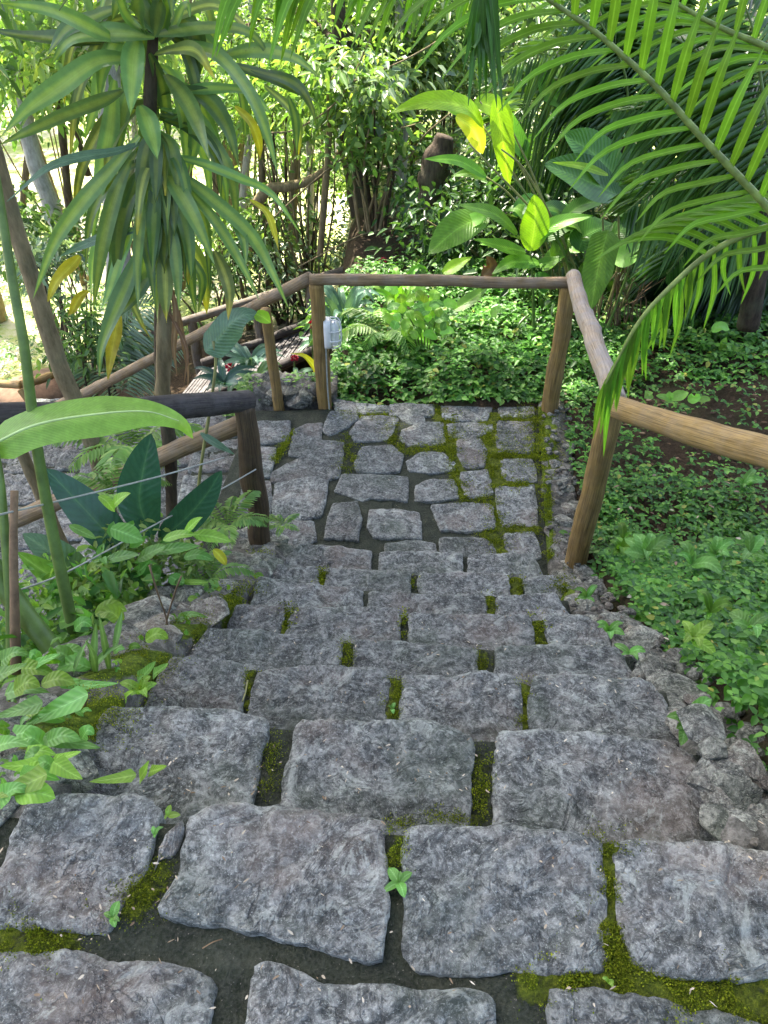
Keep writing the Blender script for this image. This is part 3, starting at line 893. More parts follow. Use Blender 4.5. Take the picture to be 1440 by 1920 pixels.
# left wall
LW = [(-120, 1600, 0.0), (70, 1480, -.02), (150, 1352, -.15), (260, 1238, -.32), (335, 1190, -.49), (398, 1140, -.66), (446, 1092, -.83), (492, 1065, -1.0), (520, 1030, -1.17), (500, 1000, -1.28)]
rows = []
for a, b, z in LW:
    p = flat(PZ(a, b, z))
    rows.append((p + Vector((-.30, 0.05, 0)), p + Vector((.05, 0, 0)), z))
for line, z, r, s in [([(110,1355),(205,1325)],-.15,.075,1.0), ([(205,1275),(290,1230)],-.32,.07,1.0), ([(415,1155),(450,1105)],-.7,.055,1.0), ([(290,1205),(370,1170)],-.5,.05,.9), ([(60,1440),(110,1390)],-.08,.05,.7), ([(470,1040),(500,1035)],-1.1,.03,.5)]:
    moss_line(line, z, r, s)
wall = thing("retaining_wall", "low rubble retaining wall with bright moss along the left edge of the steps", "wall", (-0.9, 1.8, -0.9))
ridge("wall_core", wall, rows, -0.01, 0.9, 0.02, 0.025, 'masonry')
cl = spline([Vector((a.x * .5 + b.x * .5, a.y * .5 + b.y * .5, z)) for a, b, z in rows], 200)
for k in range(80):
    i = random.randrange(5, 196)
    p = cl[i]
    sc_ = random.uniform(.035, .09)
    c = Vector((p.x + random.uniform(-.15, .15), p.y, p.z + random.uniform(-.04, -.005)))
    v, f = rock_geo(c, sc_ * 1.3, sc_, sc_ * .55)
    mk("stone", v, f, 'rubble', wall, True).data.set_sharp_from_angle(angle=R(24))

# low stone edge beyond the landing, under the far left post
ew = thing("stone_edging", "short rubble edging under the far left post, overgrown with creeping weeds", "edging", (-0.6, 4.85, LAND))
rows = [(Vector((-1.0, 4.74, 0)), Vector((-1.0, 5.08, 0)), LAND + .03), (Vector((-.35, 4.76, 0)), Vector((-.35, 5.05, 0)), LAND + .04)]
ridge("mortar_core", ew, rows, 0.03, 0.6, 0.03, 0.05, 'masonry')
for k in range(22):
    c = Vector((random.uniform(-1.0, -.4), random.uniform(4.74, 5.05), LAND + random.uniform(.0, .06)))
    sc_ = random.uniform(.05, .11)
    v, f = rock_geo(c, sc_ * 1.2, sc_, sc_ * .7)
    mk("stone", v, f, 'rubble', ew)

C, D, U, L = [], [], [], []
rm = np.random.default_rng(12)
for (mx, my, mz, mr, ms_) in MOSS:
    near = mz > -.6
    for q in range(int((420 if near else 110) * ms_ * (mr / .03) ** 1.4)):
        x, y = mx + rm.normal() * mr * .78, my + rm.normal() * mr * .78
        if noise.noise(Vector((x * 22, y * 22, mz))) < -.12: continue
        C.append((x, y, mz - .010 + rm.uniform(0, .012))); D.append((rm.normal() * .7, rm.normal() * .7, 1)); U.append((rm.normal(), rm.normal(), .2)); L.append(rm.uniform(.0025, .006) if near else rm.uniform(.005, .011))
M['f_moss'] = foliage_material("moss_tuft", [(0.0, (0.05, 0.08, 0.008)), (0.5, (0.16, 0.21, 0.014)), (1.0, (0.32, 0.37, 0.03))], 0.3, 0.8, 0.1)
V, Fq = cloud(np.array(C), np.array(D), np.array(U), np.array(L), np.array(L) * .6, .2, .2)
tag(mk("moss", V, Fq, 'f_moss', None), "bright yellow green moss growing in the joints between the stones", "moss", None, "stuff")

# ------------------------------------------------------------------ handrails
def log(name, parent, a, b, r0, r1, mat, sag=0.0, seg=16):
    a, b = Vector(a), Vector(b)
    ln = (b - a).length
    pts, rad = [], []
    for k in range(7):
        s = k / 6
        w = 0 if k in (0, 6) else min(.010, .006 * ln)
        pts.append(a.lerp(b, s) + Vector((random.uniform(-w, w), random.uniform(-w, w), random.uniform(-w, w) - sag * 4 * s * (1 - s))))
        rad.append((r0 + (r1 - r0) * s) * random.uniform(.93, 1.07))
    v, f, uv = tube(pts, rad, seg, 56, 0.13, 6.0)
    ctr = [p for p in spline(pts, 56)]
    for _ in range(max(2, int(ln * 3))):                 # knots
        kc = random.choice(v)
        for i, p in enumerate(v):
            d = (p - kc).length
            if d < .035:
                q = ctr[min(55, i // seg)]
                v[i] = p + (p - q).normalized() * .007 * (1 - d / .035)
    return mk(name, v, f, mat, parent, True, uv)
hr = thing("log_handrail", "brown log handrail on four posts beside and beyond the stone landing", "handrail", (1.06, 2.96, LAND))
rf_t = PY(1150, 757, 2.96); rr_t = PY(1074, 530, 4.57); lr_t = PY(590, 524, 4.70)
log("post", hr, (rf_t.x - .005, 2.96, LAND - .25), (rf_t.x, 2.96, rf_t.z - .03), .062, .055, 'wood')
log("post", hr, (rr_t.x - .01, 4.57, LAND - .3), (rr_t.x - .02, 4.57, rr_t.z - .03), .060, .052, 'wood')
log("post", hr, (lr_t.x + .02, 4.72, LAND - .3), (lr_t.x + .01, 4.70, lr_t.z - .03), .056, .050, 'wood')
log("rail", hr, lr_t + Vector((-.03, 0, .0)), rr_t + Vector((.03, 0, 0)), .036, .036, 'wood_grey')
log("rail", hr, rr_t + Vector((.01, .05, .02)), rf_t + Vector((0, -.02, .02)), .045, .052, 'wood_pale', .0)
pr_e = PY(1440, 838, 2.16)
far_e = rf_t + (pr_e - rf_t) * 2.35
log("rail", hr, rf_t + Vector((-.03, 0, .0)), far_e, .050, .060, 'wood_tan', .025)
pb = PZ(1450, 1540, -.06)
log("post", hr, (pb.x + .03, pb.y, -.35), (far_e.x, far_e.y, far_e.z - .04), .062, .058, 'wood')

hl = thing("log_handrail", "dark log handrail with one leaning post on the left side of the steps", "handrail", (-.65, 2.98, LAND))
lf_t = PY(457, 752, 2.98)
log("post", hl, (PZ(500, 1018, LAND + .05).x, 2.99, LAND - .2), (lf_t.x, 2.98, lf_t.z - .02), .058, .054, 'wood_brown')
le = PY(0, 775, 2.25)
log("rail", hl, lf_t + (lf_t - le) * .03, le + (le - lf_t) * .75, .050, .056, 'wood_dark', .02)

h2 = thing("log_handrail", "thin log rail slanting down behind the dark leaning post, beside the lower steps", "handrail", (-1.6, 3.06, -2.0))
a = PY(452, 795, 3.07); b = PY(0, 985, 3.1)
log("rail", h2, a, b + (b - a) * .4, .046, .050, 'wood_grey', .0)
log("post", h2, b + Vector((-.5, 0, -.95)), b + Vector((-.5, 0, -.2)), .05, .05, 'wood')
h3 = thing("log_handrail", "grey log rail sloping down left from the far left post", "handrail", (-1.9, 4.75, -2.1))
a = lr_t + Vector((-.03, .03, 0)); b = PY(0, 812, 6.3)
log("rail", h3, a, b + (b - a) * .2, .040, .046, 'wood_grey', .02)
pm = PY(497, 580, 4.72)
log("post", h3, (pm.x + .03, 4.72, LAND - .45), (pm.x, 4.72, pm.z), .042, .038, 'wood')
pm = a.lerp(b, .86)
log("post", h3, (pm.x, pm.y, pm.z - 1.0), pm, .045, .04, 'wood')
h4 = thing("log_handrail", "farthest grey log rail on short posts across the boardwalk", "handrail", (-2, 8.8, -2.6))
a = PY(720, 478, 8.9); b = PY(330, 603, 8.3)
log("rail", h4, a + (a - b) * .15, b + (b - a) * .35, .05, .05, 'wood_far', .03)
for k in (.05, .36, .62, .93):
    p = a.lerp(b, k)
    log("post", h4, (p.x, p.y, p.z - .95), p + Vector((0, 0, -.03)), .06, .055, 'wood_far')

# bulkhead lamp on the far left post
lp = PY(628, 624, 4.70)
px_ = lr_t.x + .06
lamp = thing("bulkhead_lamp", "white caged outdoor bulkhead lamp fixed to the far left post", "lamp", (px_, 4.70, lp.z))
M['white_plastic'] = plain_material("white_plastic", (0.72, 0.73, 0.70), 0.4, 0.06, 40)
tg = NT("lamp_glass"); gb = tg.n("BsdfPrincipled"); gb.inputs['Base Color'].default_value = (0.82, 0.84, 0.82, 1); gb.inputs['Roughness'].default_value = 0.15; gb.inputs['Transmission Weight'].default_value = 0.35
M['lamp_glass'] = tg.done(gb.outputs[0])
def capsule(c, hw, hh, x0, x1, taper, seg=28):
    v, f = [], []
    for xx, k in ((x0, 1.0), (x0 + (x1 - x0) * .6, 1.0), (x0 + (x1 - x0) * .9, 1 - taper * .6), (x1, 1 - taper)):
        for i in range(seg):
            a = 2 * math.pi * i / seg
            cy, cz = math.cos(a), math.sin(a)
            y = hw * (abs(cy) ** .55) * (1 if cy > 0 else -1) * k
            z_ = hh * (abs(cz) ** .55) * (1 if cz > 0 else -1) * k
            v.append(c + Vector((xx, y, z_)))
    for r in range(3):
        for i in range(seg):
            f.append((r * seg + i, r * seg + (i + 1) % seg, (r + 1) * seg + (i + 1) % seg, (r + 1) * seg + i))
    f.append(tuple(range(seg - 1, -1, -1))); f.append(tuple(3 * seg + i for i in range(seg)))
    return v, f
lc = Vector((px_, 4.70, lp.z))
v, f = capsule(lc, .065, .105, -.015, .03, .08); mk("base", v, f, 'white_plastic', lamp)
v, f = capsule(lc, .052, .090, .0305, .085, .35); mk("glass", v, f, 'lamp_glass', lamp)
cg = MB()
for yy in (-.02, .02):
    cg.add(*tube([lc + Vector((.025, yy, -.108)), lc + Vector((.085, yy, -.09)), lc + Vector((.098, yy, 0)), lc + Vector((.085, yy, .09)), lc + Vector((.025, yy, .108))], .0045, 6, 24))
for zz in (-.035, .035):
    cg.add(*tube([lc + Vector((.025, -.068, zz)), lc + Vector((.085, -.055, zz)), lc + Vector((.098, 0, zz)), lc + Vector((.085, .055, zz)), lc + Vector((.025, .068, zz))], .0045, 6, 24))
cg.build("cage", 'white_plastic', lamp)
mk("cable", *tube([lc + Vector((-.008, -.03, -.1)), lc + Vector((-.012, -.035, -.4)), Vector((px_ - .005, 4.66, LAND - .05))], .006, 6, 16)[:2], 'cable', lamp)

# boardwalk below
bwz = -2.62
n0, n1_ = PZ(300, 790, bwz - .25), PZ(660, 632, bwz + .05)
f0, f1_ = PZ(380, 690, bwz - .25), PZ(700, 570, bwz + .05)
bw = thing("boardwalk", None, None, (n0 + f1_) / 2)
bw["kind"] = "structure"
mb = MB()
nb = 44
for i in range(nb):
    t0, t1 = i / nb + .002, (i + 1) / nb - .003
    q = [n0.lerp(n1_, t0), n0.lerp(n1_, t1), f0.lerp(f1_, t1), f0.lerp(f1_, t0)]
    dz = Vector((0, 0, random.uniform(-.008, .008)))
    top = [p + dz for p in q]; bot = [p + Vector((0, 0, -.035)) for p in q]
    mb.add(top + bot, [(0, 1, 2, 3), (7, 6, 5, 4), (0, 4, 5, 1), (1, 5, 6, 2), (2, 6, 7, 3), (3, 7, 4, 0)], [(i * 7.3, 0), (i * 7.3 + .3, 0), (i * 7.3 + .3, 1.2), (i * 7.3, 1.2)] * 2)
mb.build("plank", 'board', bw, False)["kind"] = "stuff"
log("edge_log", bw, n0 + Vector((0, 0, .04)), n1_ + Vector((0, 0, .05)), .05, .05, 'wood_dark')
log("edge_log", bw, f0 + Vector((0, 0, .06)), f1_ + Vector((0, 0, .06)), .05, .05, 'wood_dark')

# planter with reddish earth far left
def box(mb, a, b):
    x0, y0, z0 = a; x1, y1, z1 = b
    mb.add([(x0, y0, z0), (x1, y0, z0), (x1, y1, z0), (x0, y1, z0), (x0, y0, z1), (x1, y0, z1), (x1, y1, z1), (x0, y1, z1)],
           [(3, 2, 1, 0), (4, 5, 6, 7), (0, 1, 5, 4), (1, 2, 6, 5), (2, 3, 7, 6), (3, 0, 4, 7)], [(0, 0), (1, 0), (1, 1), (0, 1)] * 2)
M['earth'] = plain_material("red_earth", (0.15, 0.095, 0.06), 0.95, 0.3, 14)
pc = PY(80, 720, 8.0)
bed = thing("earth_bed", "raised bed of reddish earth framed by logs at the far left", "planter", pc)
v, f = rock_geo(pc + Vector((-.1, .1, -.15)), .55, .45, .18, 4, 0)
mk("soil", v, f, 'earth', bed)
a, b = PY(40, 722, 7.6), PY(140, 690, 8.3)
log("frame_log", bed, a, b, .05, .05, 'wood_tan')
log("frame_log", bed, a + Vector((.02, -.05, -.02)), a + Vector((.35, -.3, -.55)), .06, .05, 'wood')
log("frame_log", bed, a + Vector((-.8, .1, .0)), a, .05, .05, 'wood_tan')
# ------------------------------------------------------------------ plants
random.seed(11)
def wpx(w, p):          # photo pixels -> metres at a point
    return w * depth(p) / F
def trace(parent, px, Y, w, mat, prof='lance', dY=0.0, **kw):
    """leaf whose spine is seen along px; starts at distance Y, ends at Y + dY"""
    n = len(px)
    pts = [PY(a, b, Y + dY * i / (n - 1)) for i, (a, b) in enumerate(px)]
    return leaf(parent, pts, wpx(w, pts[n // 2]), mat, prof, **kw)

# --- dracaena
DY = 3.12
dr = thing("dracaena", "tall dracaena with long drooping yellow striped leaves and a dry trunk behind the left rail", "dracaena", PY(318, 960, DY))
tk = [PY(322, 985, DY), PY(320, 860, DY), PY(304, 700, DY), PY(306, 520, DY), PY(300, 350, DY), PY(282, 240, DY), PY(285, 110, DY), PY(290, 0, DY), PY(290, -140, DY)]
v, f, uv = tube(tk, [.030, .030, .036, .034, .034, .032, .026, .02, .016], 12, 60, .22, 14)
mk("trunk", v, f, 'bark_dark', dr, True, uv)
v, f, uv = tube([PY(310, 520, DY - .03), PY(308, 640, DY - .05), PY(304, 745, DY - .04)], [.022, .036, .034], 10, 24, .2, 12)
mk("dead_sheath", v, f, 'bark_tan', dr, True, uv)
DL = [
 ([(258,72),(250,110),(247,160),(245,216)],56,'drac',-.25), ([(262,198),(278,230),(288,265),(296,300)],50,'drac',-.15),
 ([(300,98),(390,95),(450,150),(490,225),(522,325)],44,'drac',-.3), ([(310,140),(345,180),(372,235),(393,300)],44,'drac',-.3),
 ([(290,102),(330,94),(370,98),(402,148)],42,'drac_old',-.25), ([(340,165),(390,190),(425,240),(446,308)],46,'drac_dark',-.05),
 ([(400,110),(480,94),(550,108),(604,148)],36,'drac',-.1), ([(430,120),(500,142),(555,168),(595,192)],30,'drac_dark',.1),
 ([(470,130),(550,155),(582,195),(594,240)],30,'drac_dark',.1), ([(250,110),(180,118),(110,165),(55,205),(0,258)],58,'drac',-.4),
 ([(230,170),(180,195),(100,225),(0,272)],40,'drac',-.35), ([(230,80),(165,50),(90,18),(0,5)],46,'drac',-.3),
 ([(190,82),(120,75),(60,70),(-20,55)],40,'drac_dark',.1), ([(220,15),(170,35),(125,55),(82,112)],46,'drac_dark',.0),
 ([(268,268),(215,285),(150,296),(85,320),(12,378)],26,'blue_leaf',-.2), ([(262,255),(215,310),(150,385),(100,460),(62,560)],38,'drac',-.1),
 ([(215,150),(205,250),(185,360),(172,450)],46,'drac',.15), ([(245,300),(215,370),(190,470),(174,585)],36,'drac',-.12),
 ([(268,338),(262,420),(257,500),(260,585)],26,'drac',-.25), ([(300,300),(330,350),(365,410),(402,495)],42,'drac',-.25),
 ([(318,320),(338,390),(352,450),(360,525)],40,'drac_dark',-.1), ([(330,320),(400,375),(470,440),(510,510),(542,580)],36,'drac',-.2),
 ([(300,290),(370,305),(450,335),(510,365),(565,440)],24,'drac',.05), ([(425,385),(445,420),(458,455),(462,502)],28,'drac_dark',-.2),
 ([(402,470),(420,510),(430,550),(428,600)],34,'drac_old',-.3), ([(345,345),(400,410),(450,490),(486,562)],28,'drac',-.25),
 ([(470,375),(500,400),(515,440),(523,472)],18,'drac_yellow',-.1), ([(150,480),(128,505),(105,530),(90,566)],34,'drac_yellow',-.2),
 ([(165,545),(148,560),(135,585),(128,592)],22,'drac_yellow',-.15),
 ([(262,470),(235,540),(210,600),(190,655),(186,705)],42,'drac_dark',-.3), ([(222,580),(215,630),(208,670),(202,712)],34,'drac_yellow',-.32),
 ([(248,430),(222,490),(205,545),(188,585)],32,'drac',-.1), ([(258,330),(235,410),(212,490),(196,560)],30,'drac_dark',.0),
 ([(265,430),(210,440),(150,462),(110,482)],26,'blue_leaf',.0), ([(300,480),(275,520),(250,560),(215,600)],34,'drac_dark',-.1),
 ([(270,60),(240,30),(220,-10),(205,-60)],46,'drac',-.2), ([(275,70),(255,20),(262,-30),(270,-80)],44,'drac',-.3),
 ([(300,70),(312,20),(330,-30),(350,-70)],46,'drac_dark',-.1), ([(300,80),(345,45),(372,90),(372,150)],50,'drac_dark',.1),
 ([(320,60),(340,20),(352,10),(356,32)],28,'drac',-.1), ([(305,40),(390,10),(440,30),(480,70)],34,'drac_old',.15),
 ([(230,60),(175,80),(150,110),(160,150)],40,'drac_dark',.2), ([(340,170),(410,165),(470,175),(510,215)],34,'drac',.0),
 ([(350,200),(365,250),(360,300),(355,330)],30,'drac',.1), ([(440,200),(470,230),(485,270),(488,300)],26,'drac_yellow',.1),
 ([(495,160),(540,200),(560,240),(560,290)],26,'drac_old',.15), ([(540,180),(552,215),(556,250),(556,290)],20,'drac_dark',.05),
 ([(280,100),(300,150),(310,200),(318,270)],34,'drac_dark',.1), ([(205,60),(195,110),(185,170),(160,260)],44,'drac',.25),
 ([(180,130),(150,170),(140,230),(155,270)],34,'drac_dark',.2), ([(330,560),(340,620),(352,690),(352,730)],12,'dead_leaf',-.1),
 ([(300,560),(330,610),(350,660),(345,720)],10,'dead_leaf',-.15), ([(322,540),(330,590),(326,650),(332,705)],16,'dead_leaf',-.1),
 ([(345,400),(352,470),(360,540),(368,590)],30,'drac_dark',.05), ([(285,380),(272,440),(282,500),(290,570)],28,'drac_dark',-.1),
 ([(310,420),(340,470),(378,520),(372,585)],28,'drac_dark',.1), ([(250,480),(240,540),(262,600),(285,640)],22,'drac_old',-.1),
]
for px, w, m, dY in DL:
    trace(dr, px, DY - .03, w * .76, m, 'lance', dY, nl=20, nw=6, fold=random.uniform(.0, .4), wave=.09, twist=random.uniform(-.5, .5))
for k in range(28):
    z0 = random.uniform(-60, 470)
    bx = 300 if z0 > 60 else 290
    sgn = random.choice((-1, 1))
    ln = random.uniform(140, 260)
    dx = sgn * random.uniform(20, 170)
    px = [(bx, z0), (bx + dx * .5, z0 + ln * random.uniform(-.05, .2)), (bx + dx * .9, z0 + ln * .5), (bx + dx, z0 + ln)]
    trace(dr, px, DY + .02, random.uniform(20, 34), random.choice(['drac', 'drac_dark', 'drac', 'drac_old', 'drac_dark']), 'lance', random.uniform(-.1, .35), nl=14, fold=random.uniform(.1, .45), wave=.06, twist=random.uniform(-.8, .8))

for k in range(24):
    y0 = random.uniform(230, 480); bx = 295 + (y0 - 230) * .03
    l = random.uniform(110, 200); dx = random.uniform(-45, 60)
    trace(dr, [(bx, y0), (bx + dx * .6, y0 + l * .2), (bx + dx * .9, y0 + l * .6), (bx + dx, y0 + l)], DY - .05, random.uniform(18, 30), random.choice(['drac_dark', 'drac', 'drac_dark', 'drac_old', 'drac']), 'lance', random.uniform(-.12, .0), nl=14, nw=4, fold=random.uniform(0, .4), wave=.09, twist=random.uniform(-1, 1))

for k in range(8):
    a = random.uniform(-.4, 3.5); l = random.uniform(150, 260); y0 = random.uniform(-20, 90)
    dx, dy = math.cos(a) * l, -math.sin(a) * l * .45
    trace(dr, [(290, y0), (290 + dx * .4, y0 + dy * .8 - 10), (290 + dx * .8, y0 + dy), (290 + dx, y0 + dy + l * .25)], DY - .06, random.uniform(26, 40), random.choice(['drac', 'drac', 'drac_dark']), 'lance', random.uniform(-.35, .1), nl=16, nw=6, fold=random.uniform(0, .35), wave=.07, twist=random.uniform(-.5, .5))
# --- leaning trunks and stems at the left
def stem_thing(name, label, cat, px, Y0, Y1, r, mat, group=None, bumpy=.1):
    n = len(px)
    pts = [PY(a, b, Y0 + (Y1 - Y0) * i / (n - 1)) for i, (a, b) in enumerate(px)]
    root = thing(name, label, cat, pts[-1], group)
    rr = [wpx(w, p) * .5 for w, p in zip(r, pts)]
    v, f, uv = tube(pts, rr, 12, max(24, n * 8), bumpy, 8)
    mk("trunk" if 'tree' in name else "stem", v, f, mat, root, True, uv)
    return root, pts
lt, pts = stem_thing("slender_tree", "slender leaning tree with a smooth tan trunk at the far left", "tree", [(-60,120),(-5,300),(30,430),(75,570),(110,680),(150,775),(185,870),(215,1010)], 3.5, 3.3, (28,29,31,33,34,32,30,28), 'bark_tan')
v, f, uv = tube([PY(20,800,3.3), PY(55,880,3.3), PY(90,960,3.28), PY(130,1050,3.2)], [.030,.032,.035,.036], 10, 30, .15, 8); mk("branch", v, f, 'bark_tan', lt, True, uv)
def crown_of(root, centers, n, rad, L, mat, seed, spread=1.0, name="crown", up=0.3, clump=None):
    rg = np.random.default_rng(seed)
    C, D, U = [], [], []
    for c in centers:
        c = np.array(c)
        m = max(1, n // len(centers))
        off = rg.normal(size=(m, 3)) * np.array([rad, rad, rad * .75]) * .55
        C.append(c + off); D.append(off / rad * .8 + rdir(m, -0.15, rg) * .9); U.append(rdir(m, 1.2, rg))
    C, D, U = np.concatenate(C), np.concatenate(D), np.concatenate(U)
    k = len(C)
    V, Fq = cloud(C, D, U, L * rg.uniform(.6, 1.3, k), L * rg.uniform(.3, .5, k), .25, .25)
    return mk(name, V, Fq, mat, root, True)
crown_of(lt, [PY(-150, -60, 3.8), PY(-100, -150, 3.6), PY(-240, 20, 3.7)], 700, .4, .10, 'f_mid', 3)

s1, _ = stem_thing("ginger_stalk", "thick bright green stalk rising in front of the left rail", "plant stalk", [(-40,150),(0,380),(22,520),(45,650),(68,830),(95,980),(118,1090),(138,1185)], 2.25, 1.75, (14,16,18,19,20,21,22,22), 'stem_green', 'green stalks at the left edge', .03)
s2, _ = stem_thing("ginger_stalk", "dark green stalk at the left edge below the rail, shorter than the bright one", "plant stalk", [(-15,820),(0,900),(10,1010),(18,1120),(22,1230)], 1.9, 1.6, (14,16,17,18,19), 'stem_green', 'green stalks at the left edge', .03)
s3, _ = stem_thing("dry_cane", "thin brown dry cane standing upright at the left edge", "dry stalk", [(27,920),(25,1010),(27,1120),(30,1260)], 1.8, 1.55, (14,15,18,20), 'stem_brown', None, .1)
s4, _ = stem_thing("arum_stem", "fat pale green leaf stalk leaning at the lower left", "plant stalk", [(-30,1040),(30,1130),(85,1200),(150,1285)], 1.75, 1.55, (40,40,36,30), 'stem_green', None, .05)
for i, (px, lb) in enumerate([([(-60,985),(0,965),(150,930),(300,893),(420,858)], "upper of three thin grey cables crossing the plants on the left"),
           ([(-60,1140),(0,1118),(120,1075),(260,1000),(410,920),(480,880)], "middle of three thin grey cables crossing the plants on the left"),
           ([(-60,1285),(0,1252),(100,1190),(220,1118),(340,1045)], "lowest of three thin grey cables crossing the plants on the left")]):
    pts = [PY(a, b, 1.55 + 1.35 * (a + 60) / 540) for a, b in px]
    v, f, uv = tube(pts, .0034, 6, 60, .1, 20)
    tag(mk("thin_cable", v, f, 'cable', None, True, uv), lb, "cable", "cables along the left of the steps")

M['stem_pale'] = plain_material('pale_midrib', (0.42, 0.58, 0.22), 0.5, 0.1, 20)
# --- big pale leaf over the rail
bl = thing("heliconia", "large pale green banana leaf lying over the left rail", "heliconia", PY(-90, 900, 1.9))
pts = [PY(-90,830,1.95), PY(40,800,1.95), PY(150,765,1.95), PY(260,752,1.98), PY(362,822,2.05)]
leaf(bl, [PY(-30,843,1.9), PY(60,800,1.92), PY(160,780,1.94), PY(270,772,1.96), PY(335,790,1.98), PY(362,822,2.0)], wpx(82, pts[2]), 'helic_pale', 'banana', nl=34, nw=10, fold=-.22, wave=.02, normal=Vector((.05,-.55,.8)))
v, f, uv = tube([PY(-30,843,1.9), PY(-100,900,1.85), PY(-150,1100,1.8), PY(-160,1300,1.7)], [.006,.008,.011,.015], 8, 24); mk("stem", v, f, 'stem_green', bl, True, uv)
v, f, uv = tube([PY(-30,842,1.89), PY(60,799,1.905), PY(160,779,1.925), PY(270,771,1.945), PY(335,789,1.97)], [.0045, .004, .003, .0015], 6, 40); mk("midrib", v, f, 'stem_pale', bl, True, uv)
# blue-green torn leaf between the rails
b2 = thing("heliconia", "blue green torn banana leaf with lime tip on a thin stalk above the near rail", "heliconia", PY(375, 900, 2.92))
leaf(b2, [PY(385,660,2.95), PY(410,635,2.95), PY(435,605,2.95), PY(460,590,2.95), PY(490,592,2.95)], wpx(58, PY(440,610,2.9)), 'blue_leaf', 'banana', nl=24, nw=8, fold=-.25, wave=.05, normal=Vector((.3,-.6,.7)))
leaf(b2, [PY(480,588,2.95), PY(495,596,2.94), PY(508,606,2.93)], wpx(28, PY(440,610,2.9)), 'helic_lime', 'strap', nl=8, fold=.1)
v, f, uv = tube([PY(400,640,2.95), PY(404,690,2.95), PY(390,790,2.94), PY(376,880,2.92), PY(368,960,2.9)], [.006,.007,.008,.008,.009], 8, 24); mk("stem", v, f, 'stem_yellow', b2, True, uv)
leaf(b2, [PY(376,812,2.93), PY(405,832,2.9), PY(440,852,2.88)], wpx(18, PY(440,610,2.9)), 'blue_leaf', 'lance', nl=8)

# --- dark glossy broad leaved plant
cd = thing("dark_leaved_plant", "plant with broad dark glossy paddle leaves standing between the wall and the rail", "broad-leaved plant", PY(300, 1080, 2.45))
for px, w, Y, dY, m, nrm in [([(285,1005),(262,945),(268,885),(284,812)],80,2.5,.1,'cordy',None), ([(300,1010),(345,975),(385,930),(416,882)],60,2.5,.0,'cordy',Vector((.1,-.9,.4))),
       ([(245,1050),(200,1000),(145,940),(86,878)],78,2.45,.1,'cordy',None), ([(190,1120),(150,1090),(100,1040),(42,1000)],72,2.3,.05,'blue_leaf',None),
       ([(180,1140),(130,1100),(80,1070),(32,1035)],52,2.25,-.1,'arrow',None), ([(300,1030),(330,1000),(360,985),(385,960)],40,2.55,.05,'helic_dark',None), ([(230,1110),(215,1060),(190,1020),(180,990)],44,2.5,.1,'cordy',None)]:
    trace(cd, px, Y, w, m, 'oval', dY, nl=18, nw=6, fold=.18, wave=.015, normal=nrm)
for px in ([(285,1005),(290,1060),(292,1110)], [(300,1010),(298,1060),(292,1110)], [(245,1050),(275,1100),(290,1140)], [(190,1120),(240,1150),(285,1170)]):
    v, f, uv = tube([PY(a, b, 2.48) for a, b in px], [.008, .010, .012], 8, 14); mk("stem", v, f, 'stem_green', cd, True, uv)

# --- arrowhead climber lower left
ar = thing("arrowhead_vine", "arrowhead vine with bright green pointed leaves creeping over the lower left wall", "climbing plant", PY(60, 1420, 1.05))
AL = [([(46,1255),(80,1240),(112,1226)],28,1.45,'arrow'), ([(-10,1268),(20,1258),(50,1244)],30,1.4,'arrow'), ([(108,1277),(160,1285),(222,1281)],24,1.4,'arrow'),
      ([(165,1302),(110,1328),(42,1362)],46,1.25,'arrow'), ([(80,1318),(40,1330),(-10,1345)],34,1.2,'arrow'), ([(100,1432),(50,1436),(0,1436)],38,1.02,'arrow_lime'),
      ([(100,1428),(125,1445),(155,1461)],38,1.0,'arrow_lime'), ([(98,1428),(120,1420),(152,1409)],22,1.02,'arrow_lime'), ([(88,1452),(45,1472),(-10,1496)],44,.98,'arrow_lime'),
      ([(83,1380),(130,1392),(188,1402)],34,1.15,'arrow'), ([(255,1453),(215,1460),(167,1466)],24,1.0,'arrow_lime'), ([(262,1460),(272,1445),(280,1426)],26,1.02,'arrow_lime'),
      ([(280,1447),(295,1443),(312,1436)],22,1.02,'arrow_lime'), ([(258,1276),(275,1260),(292,1240)],28,1.5,'arrow'), ([(287,1265),(300,1256),(316,1244)],22,1.5,'arrow'),
      ([(235,1312),(240,1302),(250,1296)],18,1.4,'arrow_lime'), ([(333,1163),(360,1152),(390,1158)],20,1.85,'arrow'), ([(0,1200),(45,1165),(82,1138)],52,1.5,'helic_dark'),
      ([(-20,1215),(-5,1225),(12,1250)],30,1.4,'helic_dark'), ([(10,1750),(0,1762),(-15,1772)],34,.62,'arrow_lime'), ([(12,1752),(25,1745),(36,1752)],30,.62,'arrow_lime'), ([(8,1748),(5,1738),(-2,1730)],24,.63,'arrow_lime'),
      ([(20,1380),(60,1372),(95,1385)],36,1.1,'arrow'), ([(10,1300),(50,1292),(95,1300)],34,1.3,'arrow'), ([(-10,1400),(25,1392),(60,1400)],36,1.08,'arrow')]
def wall_Y(px, py, lift=.09):
    zw = float(np.interp(py, [1000, 1065, 1092, 1140, 1190, 1238, 1352, 1480, 1600, 1800], [-1.28, -1.0, -.83, -.66, -.49, -.32, -.15, -.02, 0, 0]))
    return PZ(px, py, zw + lift).y
for px, w, Y, m in AL:
    if Y > .7: Y = wall_Y(px[1][0], px[1][1], .03 if px[1][0] > 160 and px[1][1] > 1420 else random.uniform(.07, .13))
    trace(ar, px, Y, w, m, 'heart', -.02, nl=10, nw=4, fold=.2, wave=.05)
